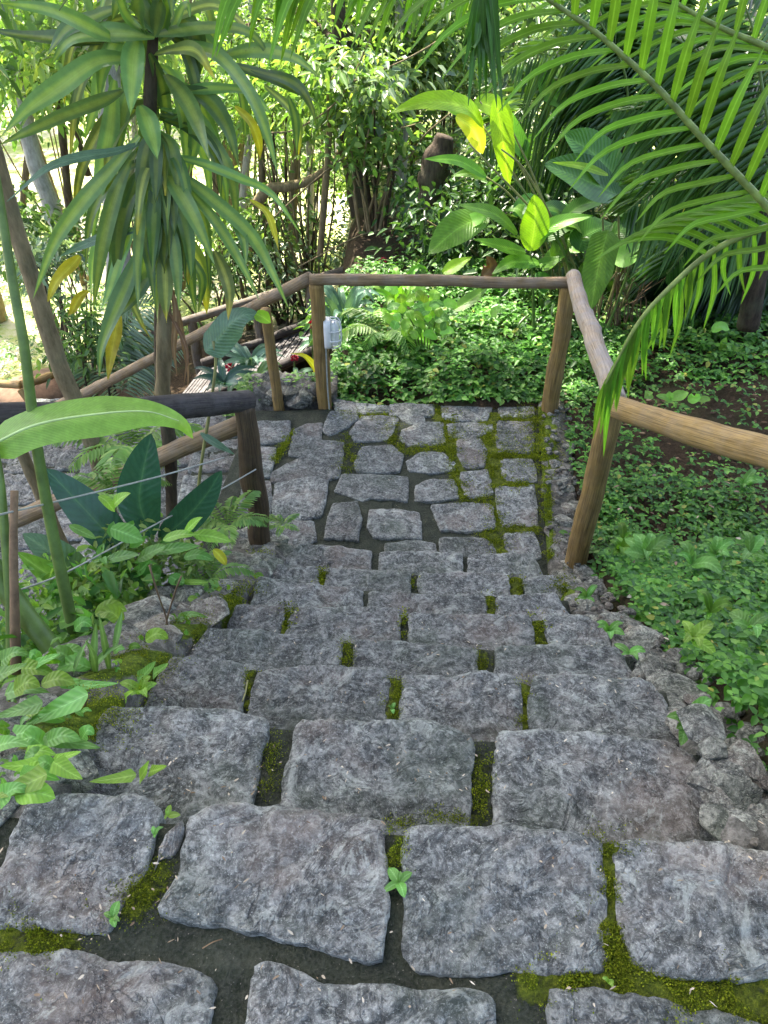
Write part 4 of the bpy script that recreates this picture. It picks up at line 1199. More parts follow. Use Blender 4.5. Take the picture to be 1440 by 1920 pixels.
for px, Y in (([(100,1432),(118,1480),(125,1540)],1.0), ([(80,1380),(70,1430),(60,1500)],1.08), ([(165,1302),(150,1350),(120,1420)],1.2), ([(262,1460),(275,1480),(278,1500)],1.0), ([(316,1290),(312,1230),(314,1170),(295,1110),(280,1060)],1.75), ([(316,1230),(310,1180),(325,1120),(340,1080)],1.8)):
    v, f, uv = tube([PY(a, b, Y) for a, b in px], .0032, 6, 16); mk("stem", v, f, 'stem_brown', ar, True, uv)
rA = random.Random(44)
for k in range(34):
    px, py = rA.choice([(20,1480),(60,1400),(20,1330),(70,1300),(30,1240),(110,1210),(150,1240),(90,1170),(180,1180),(40,1440),(110,1350),(230,1160)])
    px += rA.gauss(0, 28); py += rA.gauss(0, 22)
    a = rA.uniform(-.5, 3.6); l = rA.uniform(40, 80)
    trace(ar, [(px, py), (px + math.cos(a) * l * .5, py - math.sin(a) * l * .25 - 6), (px + math.cos(a) * l, py - math.sin(a) * l * .3 + 4)], wall_Y(px, py, rA.uniform(.04, .14)), l * rA.uniform(.42, .6), rA.choice(['arrow', 'arrow', 'arrow_lime', 'helic']), rA.choice(['heart', 'oval']), 0, nl=10, nw=4, fold=.22, wave=.06)
ar2 = thing("creeping_weed", "mixed small weeds creeping along the top of the left retaining wall", "weed", PZ(180, 1300, -.2))
wl = [(60,1450),(40,1380),(120,1340),(90,1290),(180,1270),(210,1230),(300,1180),(240,1200),(340,1150),(390,1110),(20,1330),(60,1230),(430,1080),(330,1120),(280,1150),(150,1240),(0,1460),(20,1520)]
for k in range(80):
    px, py = random.choice(wl); px += random.gauss(0, 22); py += random.gauss(0, 18)
    Y = wall_Y(px, py, random.uniform(.02, .08)); a = random.uniform(0, 6.28); l = random.uniform(10, 26)
    trace(ar2, [(px, py), (px + math.cos(a) * l * .5, py + math.sin(a) * l * .35 - 4), (px + math.cos(a) * l, py + math.sin(a) * l * .6)], Y, l * random.uniform(.4, .6), random.choice(['arrow', 'arrow_lime', 'helic', 'strap']), random.choice(['oval', 'heart', 'lance']), 0, nl=6, nw=2, fold=.25)
md = thing("weed_clump", "clump of bright green toothed weeds around the stems below the dark paddle leaves", "weed", PY(300, 1090, 2.3))
for px, w, m in [([(258,1050),(285,1035),(313,1022)],26,'arrow'), ([(208,990),(235,1000),(268,1014)],40,'arrow'), ([(306,1012),(335,1003),(368,1002)],20,'arrow_lime'), ([(362,1002),(398,1006),(434,1016)],26,'arrow_lime'),
                 ([(195,1052),(228,1043),(262,1040)],22,'arrow'), ([(290,1037),(330,1028),(376,1024)],22,'arrow'), ([(318,1080),(332,1088),(346,1094)],26,'arrow'), ([(300,1065),(285,1080),(268,1090)],30,'arrow'),
                 ([(230,1136),(258,1124),(288,1114)],22,'arrow'), ([(335,1090),(360,1092),(390,1092)],12,'arrow_lime'), ([(160,1070),(190,1058),(215,1062)],24,'arrow_lime'), ([(400,1030),(415,1045),(424,1060)],18,'drac_yellow'),
                 ([(130,985),(160,1000),(180,1010)],18,'arrow'), ([(185,930),(200,940),(215,960)],18,'arrow_lime'), ([(210,950),(225,935),(245,925)],22,'arrow_lime'), ([(345,1045),(372,1040),(400,1050)],22,'arrow'), ([(240,1080),(262,1070),(282,1050)],22,'arrow'), ([(345,1000),(365,980),(380,970)],18,'arrow_lime')]:
    trace(md, px, 2.25, w, m, 'oval', -.03, nl=8, fold=.2, wave=.05)
crown_of(md, [PY(290, 1050, 2.35), PY(240, 1020, 2.4), PY(350, 1040, 2.4), PY(200, 1090, 2.2)], 520, .10, .045, 'f_lime', 8, name="foliage")
lw = thing("weed_thicket", "thick bright weeds filling the bed left of the mossy wall", "weed", PY(90, 1230, 1.85))
crown_of(lw, [PY(20, 1240, 1.62), PY(60, 1190, 1.85), PY(120, 1170, 1.95), PY(30, 1130, 2.05), PY(180, 1120, 2.1), PY(100, 1090, 2.2), PY(150, 1215, 1.85), PY(-20, 1330, 1.4), PY(230, 1110, 2.2)], 950, .13, .055, 'f_fern', 61, name="foliage")
crown_of(lw, [PY(60, 1240, 1.65), PY(140, 1160, 1.95), PY(200, 1080, 2.2)], 160, .16, .09, 'f_cover', 62, name="foliage")
st = thing("strap_leaved_tuft", "tuft of narrow upright strap leaves at the foot of the moss covered wall", "tuft", PY(190, 1260, 1.75))
for px, w in [([(138,1262),(150,1230),(168,1196)],13), ([(172,1250),(178,1210),(180,1168)],17), ([(215,1216),(222,1185),(229,1146)],16), ([(172,1255),(200,1225),(230,1208)],16), ([(180,1262),(175,1230),(160,1200)],12), ([(205,1255),(195,1200),(185,1150)],12)]:
    trace(st, px, wall_Y(*px[0], .03), w, 'strap', 'strap', -.05, nl=8, fold=.3)

# --- ferns
def pinna_cloud(pts, n, maxl, w, droop=.3, up=Vector((0, 0, 1)), flat=.25, rg=None):
    """leaflets of a pinnate frond along a curve, as arrays"""
    S = spline(pts, n)
    C, D, U, L = [], [], [], []
    for i in range(1, n):
        t_ = i / (n - 1)
        T_ = (S[min(i + 1, n - 1)] - S[i - 1]).normalized()
        s = T_.cross(up)
        if s.length < 1e-3: s = T_.orthogonal()
        s.normalize()
        l = maxl * math.sin(math.pi * (0.12 + 0.86 * t_)) ** .8
        for sg in (-1, 1):
            C.append(S[i]); D.append(s * sg + T_ * (.45 + .5 * t_) + Vector((random.uniform(-.1, .1), random.uniform(-.1, .1), -droop + random.uniform(-.12, .12)))); U.append(up + s * sg * flat)
            L.append(l * random.uniform(.85, 1.1))
    return np.array(C), np.array(D), np.array(U), np.array(L)
def fern(label, c, n, ln, mat='f_fern', group=None, spread=1.0, lift=.6, name="fern", cat="fern", az=None):
    root = thing(name, label, cat, c, group)
    c = Vector(c)
    a0 = random.random() * 6
    for k in range(n):
        a = (a0 + k * 6.283 / n + random.uniform(-.3, .3)) if az is None else random.uniform(*az)
        d = Vector((math.cos(a), math.sin(a), 0))
        l = ln * random.uniform(.75, 1.15)
        pts = [c, c + d * l * .35 + Vector((0, 0, l * lift * .5)), c + d * l * .75 * spread + Vector((0, 0, l * lift * .55)), c + d * l * spread + Vector((0, 0, l * lift * .25))]
        C, D, U, L = pinna_cloud(pts, 22, l * .26, 0)
        V, Fq = cloud(C, D, U, L, L * .28, .1, .2)
        mk("frond", V, Fq, mat, root, True)
    return root
fern("feathery fern at the foot of the dark leaning post", PY(430, 985, 2.7), 9, .24, lift=.5)
fern("low fern at the base of the wall under the dark paddle leaves", PY(390, 1090, 2.35), 8, .22, lift=.7)
fern("fern arching over the landing edge beside the dark leaning post", PY(530, 985, 3.05), 6, .12, lift=.35)
fern("light green fern left of the pale mottled bush beyond the far rail", PY(722, 640, 5.6), 10, .42, lift=.75)
fern("fern below the near rail with long soft fronds over the lower steps", PY(250, 840, 3.4), 9, .4, lift=.5)
fern("small fern hugging the wall left of the moss patch", PY(110, 1170, 2.0), 7, .25)
fern("yellowish fern behind the dark paddle leaves on the lower steps edge", PY(215, 930, 2.75), 8, .24)
# pinnate young palm below the rails at left
yp = thing("young_palm", "young palm with stiff pale fronds between the two left rails", "palm", PY(215, 800, 6.6))
for px, n, ml in [([(235,735),(215,660),(250,590),(300,560)],30,.30), ([(230,740),(180,690),(150,660),(120,655)],26,.26), ([(240,740),(270,690),(300,650),(350,640)],26,.24), ([(330,860),(370,800),(420,780),(450,800)],24,.22), ([(230,740),(240,690),(255,640),(265,560)],26,.28)]:
    C, D, U, L = pinna_cloud([PY(a, b, 6.6) for a, b in px], n, ml * 1.3, 0, .2, Vector((0, -.6, .8)))
    V, Fq = cloud(C, D, U, L, L * .09, .2, .3)
    mk("frond", V, Fq, 'f_grey', yp, True)

# --- weeds on the steps and wall
M['weed'] = M['f_fern']
def weed(label, p, n, l, mat='arrow', group="small weeds in the step joints"):
    root = thing("weed", label, "weed", p, group)
    for k in range(n):
        a = k * 2.4 + random.uniform(-.7, .7)
        d = Vector((math.cos(a), math.sin(a), 0))
        ll = l * random.uniform(.45, 1.25); hz = random.uniform(.1, 1.1)
        leaf(root, [p, p + d * ll * .5 + Vector((0, 0, ll * hz * .8)), p + d * ll + Vector((0, 0, ll * hz * .8 - .1 * ll))], ll * random.uniform(.35, .6), mat, 'oval', nl=7, nw=4, fold=.2)
weed("pale weed sprouting in the joint between the two middle front stones", PZ(748,1655,0), 6, .032, 'arrow')
weed("small weed in the gap beside the loose stone sliver", PZ(315,1530,0), 4, .022, 'arrow_lime')
weed("tiny weed between the leftmost front stone and its lower neighbour", PZ(212,1720,0), 4, .024, 'arrow')
weed("weed beside the loose sliver, lower of the two there", PZ(290,1565,0), 3, .02, 'arrow')
weed("bright weed on the rubble kerb by the third step from the bottom of the photo", PZ(1285,1362,-.2), 6, .07, 'arrow', None)
weed("weed clump on the kerb near the right front post", PZ(1140,1185,-.6), 5, .05, 'arrow', None)
weed("tiny weed in the mossy joint of the third visible step", PZ(735,1330,-.34), 4, .02, 'arrow')
weed("leafy weed on the wall top beside the moss", PZ(265,1300,-.2), 5, .05, 'arrow_lime', None)
weed("weed under the lowest moss joint on the right", PZ(1140,1840,0), 3, .012, 'arrow_lime')
for p, l in ((PZ(1100,1120,-.9),.06),(PZ(1180,1225,-.5),.05),(PZ(1065,1010,LAND),.06)):
    weed("little leafy weed tucked into the rubble kerb stones", p, 5, l, 'arrow', "weeds in the kerb")

# loose litter on the stones
lit = MB()
rl = random.Random(5)
C, D, U, L, W = [], [], [], [], []
for k in range(420):
    i = rl.choice((0, 0, 0, 1, 1, 2, 3, 4, 8))
    px, py = (rl.uniform(0, 1440), rl.uniform(1540, 1900)) if i == 0 else ((rl.uniform(250, 1250), rl.uniform(*[(1390, 1500), (1270, 1330), (1205, 1235), (1150, 1190)][i - 1])) if i < 5 else (rl.uniform(620, 1000), rl.uniform(780, 1000)))
    p = PZ(px, py, Z[i]) + Vector((0, 0, .012))
    C.append(p); D.append((rl.uniform(-1, 1), rl.uniform(-1, 1), .05)); U.append((rl.uniform(-.3, .3), rl.uniform(-.3, .3), 1)); L.append(rl.uniform(.004, .016)); W.append(rl.uniform(.0015, .005))
V, Fq = cloud(np.array(C), np.array(D), np.array(U), np.array(L), np.array(W), .15, 0)
tag(mk("leaf_litter", V, Fq, 'litter_pale', None), "tiny dry leaf bits and twigs scattered over the stone steps", "leaf litter", None, "stuff")
for px, lb in (([(1030,0),(1031,1)], None),):
    pass
v, f, uv = tube([PZ(466,1283,-.34) + Vector((0,0,.02)), PZ(462,1305,-.34) + Vector((0,0,.02)), PZ(457,1327,-.34) + Vector((0,0,.03))], .0022, 6, 10)
tag(mk("dry_twig", v, f, 'stem_yellow', None, True, uv), "pale straw twig lying in the left mossy joint of the third step", "twig")
v, f, uv = tube([PZ(380,1780,0) + Vector((0,0,.004)), PZ(400,1770,0) + Vector((0,0,.008)), PZ(418,1763,0) + Vector((0,0,.006))], .0012, 6, 10)
tag(mk("dry_twig", v, f, 'stem_brown', None, True, uv), "short brown twig on the dark mortar below the big front stone", "twig")

# --- ground cover
def scatter_cover(name, label, x0, x1, y0, y1, n, dens, L0, H, mat, seed):
    rg = np.random.default_rng(seed)
    C, D, U, L = [], [], [], []
    k = 0
    while k < n:
        x, y = rg.uniform(x0, x1), rg.uniform(y0, y1)
        if rg.random() > dens(x, y): continue
        k += 1
        z = T(x, y)
        h = H(x, y) * rg.uniform(.35, 1.0)
        c = Vector((x, y, z + h))
        a0 = rg.random() * 6.28
        tilt = Vector((rg.normal() * .25, rg.normal() * .25 - .15, 1))
        s = L0 * rg.choice([rg.uniform(.5, .8), rg.uniform(.7, 1.15), rg.uniform(1.0, 1.5)])
        for q in range(3):
            a = a0 + q * 2.1 + rg.normal() * .15
            d = Vector((math.cos(a), math.sin(a), rg.normal() * .25 - .05))
            C.append(c); D.append(d); U.append(tilt); L.append(s)
    L = np.array(L)
    V, Fq = cloud(np.array(C), np.array(D), np.array(U), L, L * .62, .16, .15)
    return tag(mk(name, V, Fq, mat, None), label, "ground cover", None, "stuff")
def nz(x, y, s, o=0):
    return noise.noise(Vector((x * s, y * s, o)))
def dens_r(x, y):
    u = x - axis(y)
    e = .89 + .07 * nz(x, y, 3) if y < 1.0 else (.86 + .08 * nz(x, y, 3) if y < 2.7 else .92 + .10 * nz(x, y, 3))
    if u < e or y < .42: return 0
    d = 1.0
    b = math.hypot((x - 2.9) / 1.25, (y - 4.5) / 1.15)
    d *= .10 + .90 * sstep(.95, 1.7, b + .45 * nz(x, y, 2.2, 4))
    d *= .45 + .55 * sstep(-.30, .12, nz(x, y, 2.4, 8) + .25 * nz(x, y, 6, 1)) if y > 2.3 else .8 + .2 * sstep(-.35, .0, nz(x, y, 2.4, 8))
    return d
scatter_cover("ground_cover", "low leafy green ground cover on the slope right of the steps", .9, 4.6, .2, 5.4, 34000, dens_r, .030, lambda x, y: .10 + .06 * nz(x, y, 2.5, 2) if y > 1.5 else .15, 'f_cover', 31)
def dens_b(x, y):
    if y < 4.68 + .04 * nz(x, y, 6): return 0
    if x < -.42 or x > 3.2: return 0
    if x > 1.15 and y < 5.1: return .4
    if x < .5 and y > 5.9: return .4
    return .55 + .45 * sstep(-.3, .1, nz(x, y, 3, 5))
scatter_cover("ground_cover", "dense mound of green ground cover behind the landing under the far rail", -.5, 3.2, 4.7, 7.4, 11000, dens_b, .044, lambda x, y: (.19 + .09 * nz(x, y, 2.2, 7)) * (.15 + .85 * sstep(4.66, 5.05, y)), 'f_cover', 32)
def dens_l(x, y):
    return (.35 + .65 * sstep(-.2, .2, nz(x, y, 4, 5))) * (1 if not (-.9 < x and y < 4.72) else 0)
scatter_cover("ground_cover", "creeping weeds around the rubble edging left of the far left post", -1.7, -.3, 4.6, 5.15, 800, lambda x, y: dens_l(x, y) if x < -.88 or y > 4.78 else 0, .03, lambda x, y: .20 if y < 5 else .12, 'f_fern', 33)
def dens_w(x, y):
    return .6 if (x - axis(y) < -1.05) else 0
scatter_cover("ground_cover", "weedy undergrowth in the bed between the left wall and the lower steps", -2.6, -.9, .9, 3.0, 3600, dens_w, .035, lambda x, y: .12 + .25 * (y < 2.2), 'f_mid', 34)
def dens_far(x, y):
    return .25 + .75 * sstep(-.1, .3, nz(x, y, .8, 5))
scatter_cover("undergrowth", "tangled low undergrowth beyond the boardwalk and below the trees", -9, 5, 7.6, 13, 5000, lambda x, y: dens_far(x, y) if (y > 9.3 or x > .9 or x < -4.5) else .0, .06, lambda x, y: .35 + .3 * nz(x, y, .9, 2), 'f_mid', 35)
rw = random.Random(9)
for k in range(34):
    for _ in range(30):
        x, y = rw.uniform(.9, 3.2), rw.uniform(.9, 4.4)
        if dens_r(x, y) > .4: break
    p = Vector((x, y, T(x, y) + (.17 if y < 1.5 else .13)))
    weed("taller leafy weed standing above the ground cover right of the steps", p, rw.choice((5, 6, 7, 8)), rw.uniform(.07, .13), rw.choice(('arrow', 'helic', 'arrow', 'arrow_lime')), "taller weeds in the ground cover")
rl = np.random.default_rng(14)
N = 260
X = rl.uniform(.9, 3.6, N); Y = rl.uniform(.6, 4.6, N)
k_ = [i for i in range(N) if dens_r(X[i], Y[i]) > .3]
C = np.array([(X[i], Y[i], T(X[i], Y[i]) + rl.uniform(.08, .14)) for i in k_]); N = len(k_)
L = rl.uniform(.02, .05, N)
V, Fq = cloud(C, np.c_[rl.normal(size=(N, 2)), rl.normal(size=N) * .2], np.c_[rl.normal(size=(N, 2)) * .35, np.ones(N)], L, L * .45, .25, 0)
tag(mk("leaf_litter", V, Fq, 'litter_pale', None), "fallen dry leaves caught in the ground cover right of the steps", "leaf litter", None, "stuff")
# dead leaves on the bare soil
rl = np.random.default_rng(4)
N = 1500
X = rl.uniform(1.2, 4.6, N); Y = rl.uniform(2.0, 6.2, N)
C = np.array([(x, y, T(x, y) + .012) for x, y in zip(X, Y)])
L = rl.uniform(.015, .06, N)
V, Fq = cloud(C, np.c_[rl.normal(size=(N, 2)), rl.normal(size=N) * .12], np.c_[rl.normal(size=(N, 2)) * .25, np.ones(N)], L, L * .45, .2, 0)
tag(mk("leaf_litter", V, Fq, 'litter', None), "brown dead leaves on the bare soil right of the steps", "leaf litter", None, "stuff")
for px, py, w in ((1215,745,36),(1265,745,40),(1295,748,34),(1240,742,30),(1375,655,44),(1355,650,24),(1340,612,34),(1370,820,26)):
    pass
dl = thing("pale_seedling", "pale seedling leaves lying low on the bare soil past the right post", "seedling", PY(1260, 745, 4.25))
for px, w in [([(1225,745),(1210,740),(1225,736)],16), ([(1255,748),(1275,742),(1292,736)],22), ([(1290,752),(1305,745),(1306,738)],22), ([(1258,752),(1245,745),(1230,742)],14), ([(1310,752),(1322,748),(1332,750)],14), ([(1262,738),(1255,745),(1262,752)],16)]:
    trace(dl, px, 4.25, w, 'helic_pale', 'oval', .0, nl=8)
d2 = thing("pale_seedling", "two-leaved pale seedling by the dark palm at the right", "seedling", PY(1365, 672, 5.0))
for px, w in [([(1362,668),(1375,655),(1396,645)],22), ([(1352,660),(1356,645),(1362,632)],14), ([(1335,622),(1350,612),(1368,618)],20)]:
    trace(d2, px, 5.0, w, 'helic_pale', 'oval', .0, nl=8)

# --- heliconia clumps
hc = thing("heliconia", "big clump of upright banana-like leaves behind the far right post", "heliconia", PY(1100, 640, 5.7))
HL = [([(915,405),(860,428),(803,476)],64,5.5,-.2,'helic','oval'), ([(862,426),(885,415),(915,404)],30,5.45,0,'helic_pale','oval'), ([(970,438),(925,400),(850,382)],30,5.6,-.2,'helic','lance'),
      ([(995,470),(1003,415),(1002,364)],54,5.6,.05,'helic_lime','oval'), ([(985,472),(940,462),(888,448)],30,5.6,-.2,'helic','lance'), ([(1010,492),(960,492),(922,514)],34,5.6,-.2,'helic','lance'),
      ([(1000,450),(1045,420),(1112,404)],32,5.65,-.1,'helic','lance'), ([(1000,498),(1030,492),(1060,480)],22,5.6,0,'helic','lance'), ([(1160,350),(1115,290),(1055,252)],86,5.7,.0,'helic_dark','oval'),
      ([(1162,368),(1090,335),(1020,308)],88,5.6,-.1,'helic_dark','oval'), ([(1140,328),(1090,312),(1036,305)],18,5.5,-.1,'helic_lime','lance'), ([(1140,432),(1122,500),(1108,582)],56,5.3,-.3,'helic','banana'),
      ([(1150,492),(1172,478),(1202,458)],54,5.4,.0,'helic_pale','oval'), ([(1188,430),(1205,465),(1228,512)],62,5.5,-.1,'helic_dark','oval'), ([(1218,420),(1255,396),(1297,432)],46,5.5,-.1,'helic_yell','oval'),
      ([(1050,415),(1090,385),(1150,372)],32,5.7,.1,'helic_dark','lance'), ([(1085,470),(1100,440),(1150,420)],60,5.7,.1,'helic_dark','oval'), ([(1205,375),(1235,320),(1270,240)],24,5.4,.1,'helic','lance'),
      ([(1170,420),(1185,330),(1180,240)],44,6.0,.2,'helic_dark','lance'), ([(1060,480),(1040,430),(1000,390)],40,5.9,.1,'helic_dark','lance'), ([(1120,480),(1165,430),(1215,425)],40,5.8,.1,'helic_dark','oval'),
      ([(830,512),(860,495),(885,482)],26,5.6,0,'helic_lime','lance'), ([(850,582),(885,560),(922,532)],26,5.6,0,'helic','lance'), ([(740,600),(752,570),(752,535)],26,5.9,0,'helic','lance'), ([(745,600),(720,585),(695,590)],18,5.9,0,'helic','lance'), ([(905,520),(920,500),(912,480)],26,5.7,0,'dead_leaf','oval')]
for px, w, Y, dY, m, pr in HL:
    trace(hc, px, Y, w, m, pr, dY, nl=18, nw=6, fold=random.uniform(.1, .3), wave=.035)
for k in range(22):
    x0, y0 = random.uniform(960, 1230), random.uniform(400, 560)
    a = random.uniform(-2.9, -.25); l = random.uniform(50, 110)
    trace(hc, [(x0, y0), (x0 + math.cos(a) * l * .55, y0 + math.sin(a) * l * .5), (x0 + math.cos(a) * l, y0 + math.sin(a) * l * .45)], random.uniform(5.7, 6.2), random.uniform(22, 46), random.choice(['helic', 'helic_dark', 'helic_dark', 'helic']), random.choice(['lance', 'oval']), random.uniform(-.2, .2), nl=12, nw=4, fold=.2, wave=.03)
for px, Y in (([(1090,640),(1078,540),(1040,440),(960,330)],5.7), ([(1095,640),(1082,520),(1045,430),(985,320),(940,280)],5.75), ([(1085,640),(1060,500),(1020,420),(880,270)],5.8), ([(1000,640),(1000,560),(995,470)],5.6),
              ([(1100,640),(1120,520),(1145,432)],5.4), ([(1110,640),(1155,520),(1160,360)],5.7), ([(1105,640),(1130,540),(1130,400),(1128,370)],5.7), ([(1120,640),(1175,520),(1190,430)],5.6), ([(1125,650),(1160,560),(1180,500)],5.4), ([(1075,640),(1068,520),(1050,410)],5.75), ([(1130,640),(1190,520),(1212,420)],5.6),([(1085,640),(1075,500),(1010,500)],5.7)):
    v, f, uv = tube([PY(a, b, Y) for a, b in px], [.016, .010, .006], 8, 24, .1); mk("stem", v, f, random.choice(['stem_green', 'stem_yellow', 'stem_yellow']), hc, True, uv)
h2c = thing("heliconia", "sunlit lime yellow heliconia leaves above and left of the darker clump", "heliconia", PY(1010, 620, 6.3))
for px, w, Y, dY, m, pr in [([(905,236),(870,200),(800,192),(726,214)],44,6.2,-.3,'helic_lime','lance'), ([(880,210),(850,195),(838,168)],44,6.3,0,'helic_lime','oval'), ([(930,185),(942,260),(955,355)],44,6.2,-.1,'helic_lime','lance'),
      ([(890,190),(930,205),(962,245)],48,6.25,0,'helic_lime','oval'), ([(855,218),(888,245),(905,288)],44,6.2,0,'helic_yell','oval'), ([(912,332),(860,302),(795,298)],26,6.1,-.1,'helic','lance'), ([(910,335),(880,325),(845,330)],20,6.1,0,'helic','lance'),
      ([(990,300),(960,250),(925,170)],40,6.5,.1,'helic','lance'), ([(1060,200),(1030,170),(1010,120)],40,6.6,.2,'helic','lance')]:
    trace(h2c, px, Y, w, m, pr, dY, nl=18, nw=6, fold=random.uniform(.1, .3), wave=.03)
for px in ([(1050,600),(1020,440),(960,320),(905,236)], [(1055,600),(1030,440),(985,330),(900,190)], [(1045,600),(1010,450),(960,370),(912,332)], [(1060,600),(1040,450),(1000,330),(930,185)]):
    v, f, uv = tube([PY(a, b, 6.25) for a, b in px], [.014, .009, .006], 8, 24, .1); mk("stem", v, f, 'stem_yellow', h2c, True, uv)
dsh = thing("dry_stalk_tuft", "tuft of brown dry stalks under the banana-like leaves at the right", "dry stalks", PY(1160, 660, 5.5))
for k in range(26):
    x0 = random.uniform(1110, 1200); l = random.uniform(80, 190)
    v, f, uv = tube([PY(x0, 655, 5.5), PY(x0 + random.uniform(-10, 25), 655 - l * .6, 5.5), PY(x0 + random.uniform(-20, 70), 655 - l, 5.45)], [.006, .005, .003], 5, 10); mk("stalk", v, f, 'stem_brown', dsh, True, uv)

# --- pale mottled bush, rosettes, red gingers
pb_ = thing("mottled_bush", "small bush with pale mottled oval leaves on the mound beyond the far rail", "bush", PY(795, 660, 5.35))
for k in range(64):
    px, py = 795 + random.gauss(0, 30), 592 + random.gauss(0, 26)
    a = random.uniform(0, 6.28)
    dx, dy = math.cos(a) * 24, math.sin(a) * 14
    trace(pb_, [(px, py), (px + dx * .6, py + dy * .6 - 5), (px + dx * 1.2, py + dy * 1.2)], 5.35 + random.uniform(-.12, .15), random.uniform(14, 22), random.choice(['helic_pale', 'arrow_lime', 'helic_pale', 'arrow']), 'oval', random.uniform(-.05, .05), nl=6, fold=.15)
for k in range(6):
    v, f, uv = tube([PY(795 + k * 3 - 8, 668, 5.4), PY(790 + k * 8 - 18, 620, 5.38), PY(780 + k * 14 - 30, 590, 5.36)], .005, 5, 10); mk("stem", v, f, 'stem_green', pb_, True, uv)
def rosette(label, px, py, Y, n, lpx, wpx_, mat, name="bromeliad", cat="bromeliad", group=None, lift=.6):
    c = PY(px, py, Y)
    root = thing(name, label, cat, c, group)
    for k in range(n):
        a = k * 2.4 + random.uniform(-.2, .2)
        d = Vector((math.cos(a), math.sin(a), 0)); l = wpx(lpx, c) * random.uniform(.8, 1.15)
        e = random.uniform(.4, 1.3) * lift
        leaf(root, [c, c + d * l * .4 + Vector((0, 0, l * e)), c + d * l * .8 + Vector((0, 0, l * e * 1.25)), c + d * l * 1.05 + Vector((0, 0, l * e * 1.0))], wpx(wpx_, c), mat, 'lance', nl=9, fold=.3)
    return root
rosette("blue green rosette of pointed leaves right of the far left post", 645, 625, 6.0, 20, 62, 17, 'blue_leaf', lift=.9)
rosette("dark green rosette of narrow leaves under the far rail", 745, 580, 6.3, 12, 60, 16, 'helic', lift=.9)
rosette("rosette of grey green narrow leaves beside the boardwalk logs", 470, 690, 6.0, 16, 60, 12, 'blue_leaf', lift=.5)
rosette("yellow green rosette at the foot of the rubble edging", 480, 735, 5.2, 10, 45, 10, 'strap', lift=.8)
rosette("broad leaved rosette below the torn blue green leaf", 420, 720, 5.6, 10, 60, 14, 'cordy', lift=.3)
yl = thing("yellow_leaf_plant", "single long yellow strap leaf left of the far left post", "plant", PY(590, 720, 5.2))
leaf(yl, [PY(592,712,5.2), PY(590,690,5.15), PY(570,668,5.1), PY(542,662,5.05)], wpx(14, PY(570,680,5.1)), 'drac_yellow', 'strap', nl=12)
def red_flower(label, px, py, Y, s):
    c = PY(px, py, Y)
    root = thing("red_ginger", label, "red flower", c - Vector((0, 0, .35)), "red ginger flowers")
    rg = np.random.default_rng(int(px))
    n = 46
    d = rdir(n, .35, rg)
    V, Fq = cloud(np.array([c] * n) + d * s * .25, d, rdir(n, .2, rg), np.full(n, s * .8), np.full(n, s * .4), .3, .1)
    mk("flower", V, Fq, 'red', root)
    v, f, uv = tube([c, c - Vector((.01, 0, .2)), c - Vector((0, 0, .55))], .008, 6, 10); mk("stem", v, f, 'stem_green', root, True, uv)
    for k in range(6):
        a = k * 1.05 + random.random()
        q = c - Vector((0, 0, random.uniform(.08, .4))); dd = Vector((math.cos(a), math.sin(a), .2))
        leaf(root, [q, q + dd * .12, q + dd * .26 - Vector((0, 0, .06))], .05, 'blue_leaf', 'lance', nl=7)
for px, py, Y, s, lb in ((432,689,6.2,.06,"red ginger flower left of the boardwalk, the biggest one"), (552,672,6.6,.045,"red ginger flower between the slanting post and the far left post"), (584,608,7.0,.045,"red ginger flower just left of the far left post"), (672,635,6.2,.045,"red ginger flower right of the white lamp"), (718,491,7.6,.05,"red ginger flower above the far rail")):
    red_flower(lb, px, py, Y, s)

# --- palms
def frond(parent, pts, n, ml, wid, mat, up=Vector((0, 0, 1)), droop=.35, r=.012, rmat='rachis'):
    fr_ = thing("frond", None, None, (0, 0, 0)); fr_.parent = parent; fr_.location = Vector(pts[0]) - origin(parent)
    v, f, uv = tube(pts, [r, r * .8, r * .3], 8, 40); mk("midrib", v, f, rmat, fr_, True, uv)
    C, D, U, L = pinna_cloud(pts, n, ml, 0, droop, up)
    V, Fq = cloud(C, D, U, L, np.full(len(L), wid), .3, .35)
    mk("leaflets_mass", V, Fq, mat, fr_, True).name = "foliage"
    return fr_
pl = thing("palm", "tall palm whose bright green fronds hang into the upper right of the view", "palm", (3.2, 1.9, -0.2))
v, f, uv = tube([Vector((3.2, 1.9, -.5)), Vector((3.1, 1.95, .8)), Vector((3.0, 2.0, 2.4))], [.12, .10, .09], 14, 40, .1, 6); mk("trunk", v, f, 'bark_tan', pl, True, uv)
YF = 2.2
def big_frond(px, Y, upl, lol, dYs=0.0, nu=16, flip=False, w=24, t0=.06, extra=None):
    P = [PY(a, b, Y + dYs * i / (len(px) - 1)) for i, (a, b) in enumerate(px)]
    fr_ = thing("frond", None, None, (0, 0, 0)); fr_.parent = pl; fr_.location = P[-1] - origin(pl)
    v, f, uv = tube(P, [.004, .007, .010, .012], 10, 60); mk("midrib", v, f, 'rachis', fr_, True, uv)
    ctr = [(a, b) for a, b in px]
    S = spline([Vector((a, b, 0)) for a, b in px], 400)
    for side, spec in ((0, upl), (1, lol)):
        for i in range(nu):
            t_ = t0 + (1 - t0) * (i + (.5 if side else 0)) / nu
            q = S[min(399, int(t_ * 399))]
            Yq = Y + dYs * t_
            pts_, ww = spec(t_, q)
            n = len(pts_)
            pp = [PY(a, b, Yq + pts_[j][2]) if len(pts_[j]) > 2 else PY(a, b, Yq) for j, (a, b, *_) in enumerate(pts_)]
            leaf(fr_, pp, wpx(ww, pp[0]), 'palm', 'strap', name="leaflet", nl=10, nw=2, fold=.28, wave=.01, twist=random.uniform(-.2, .2))
    return fr_
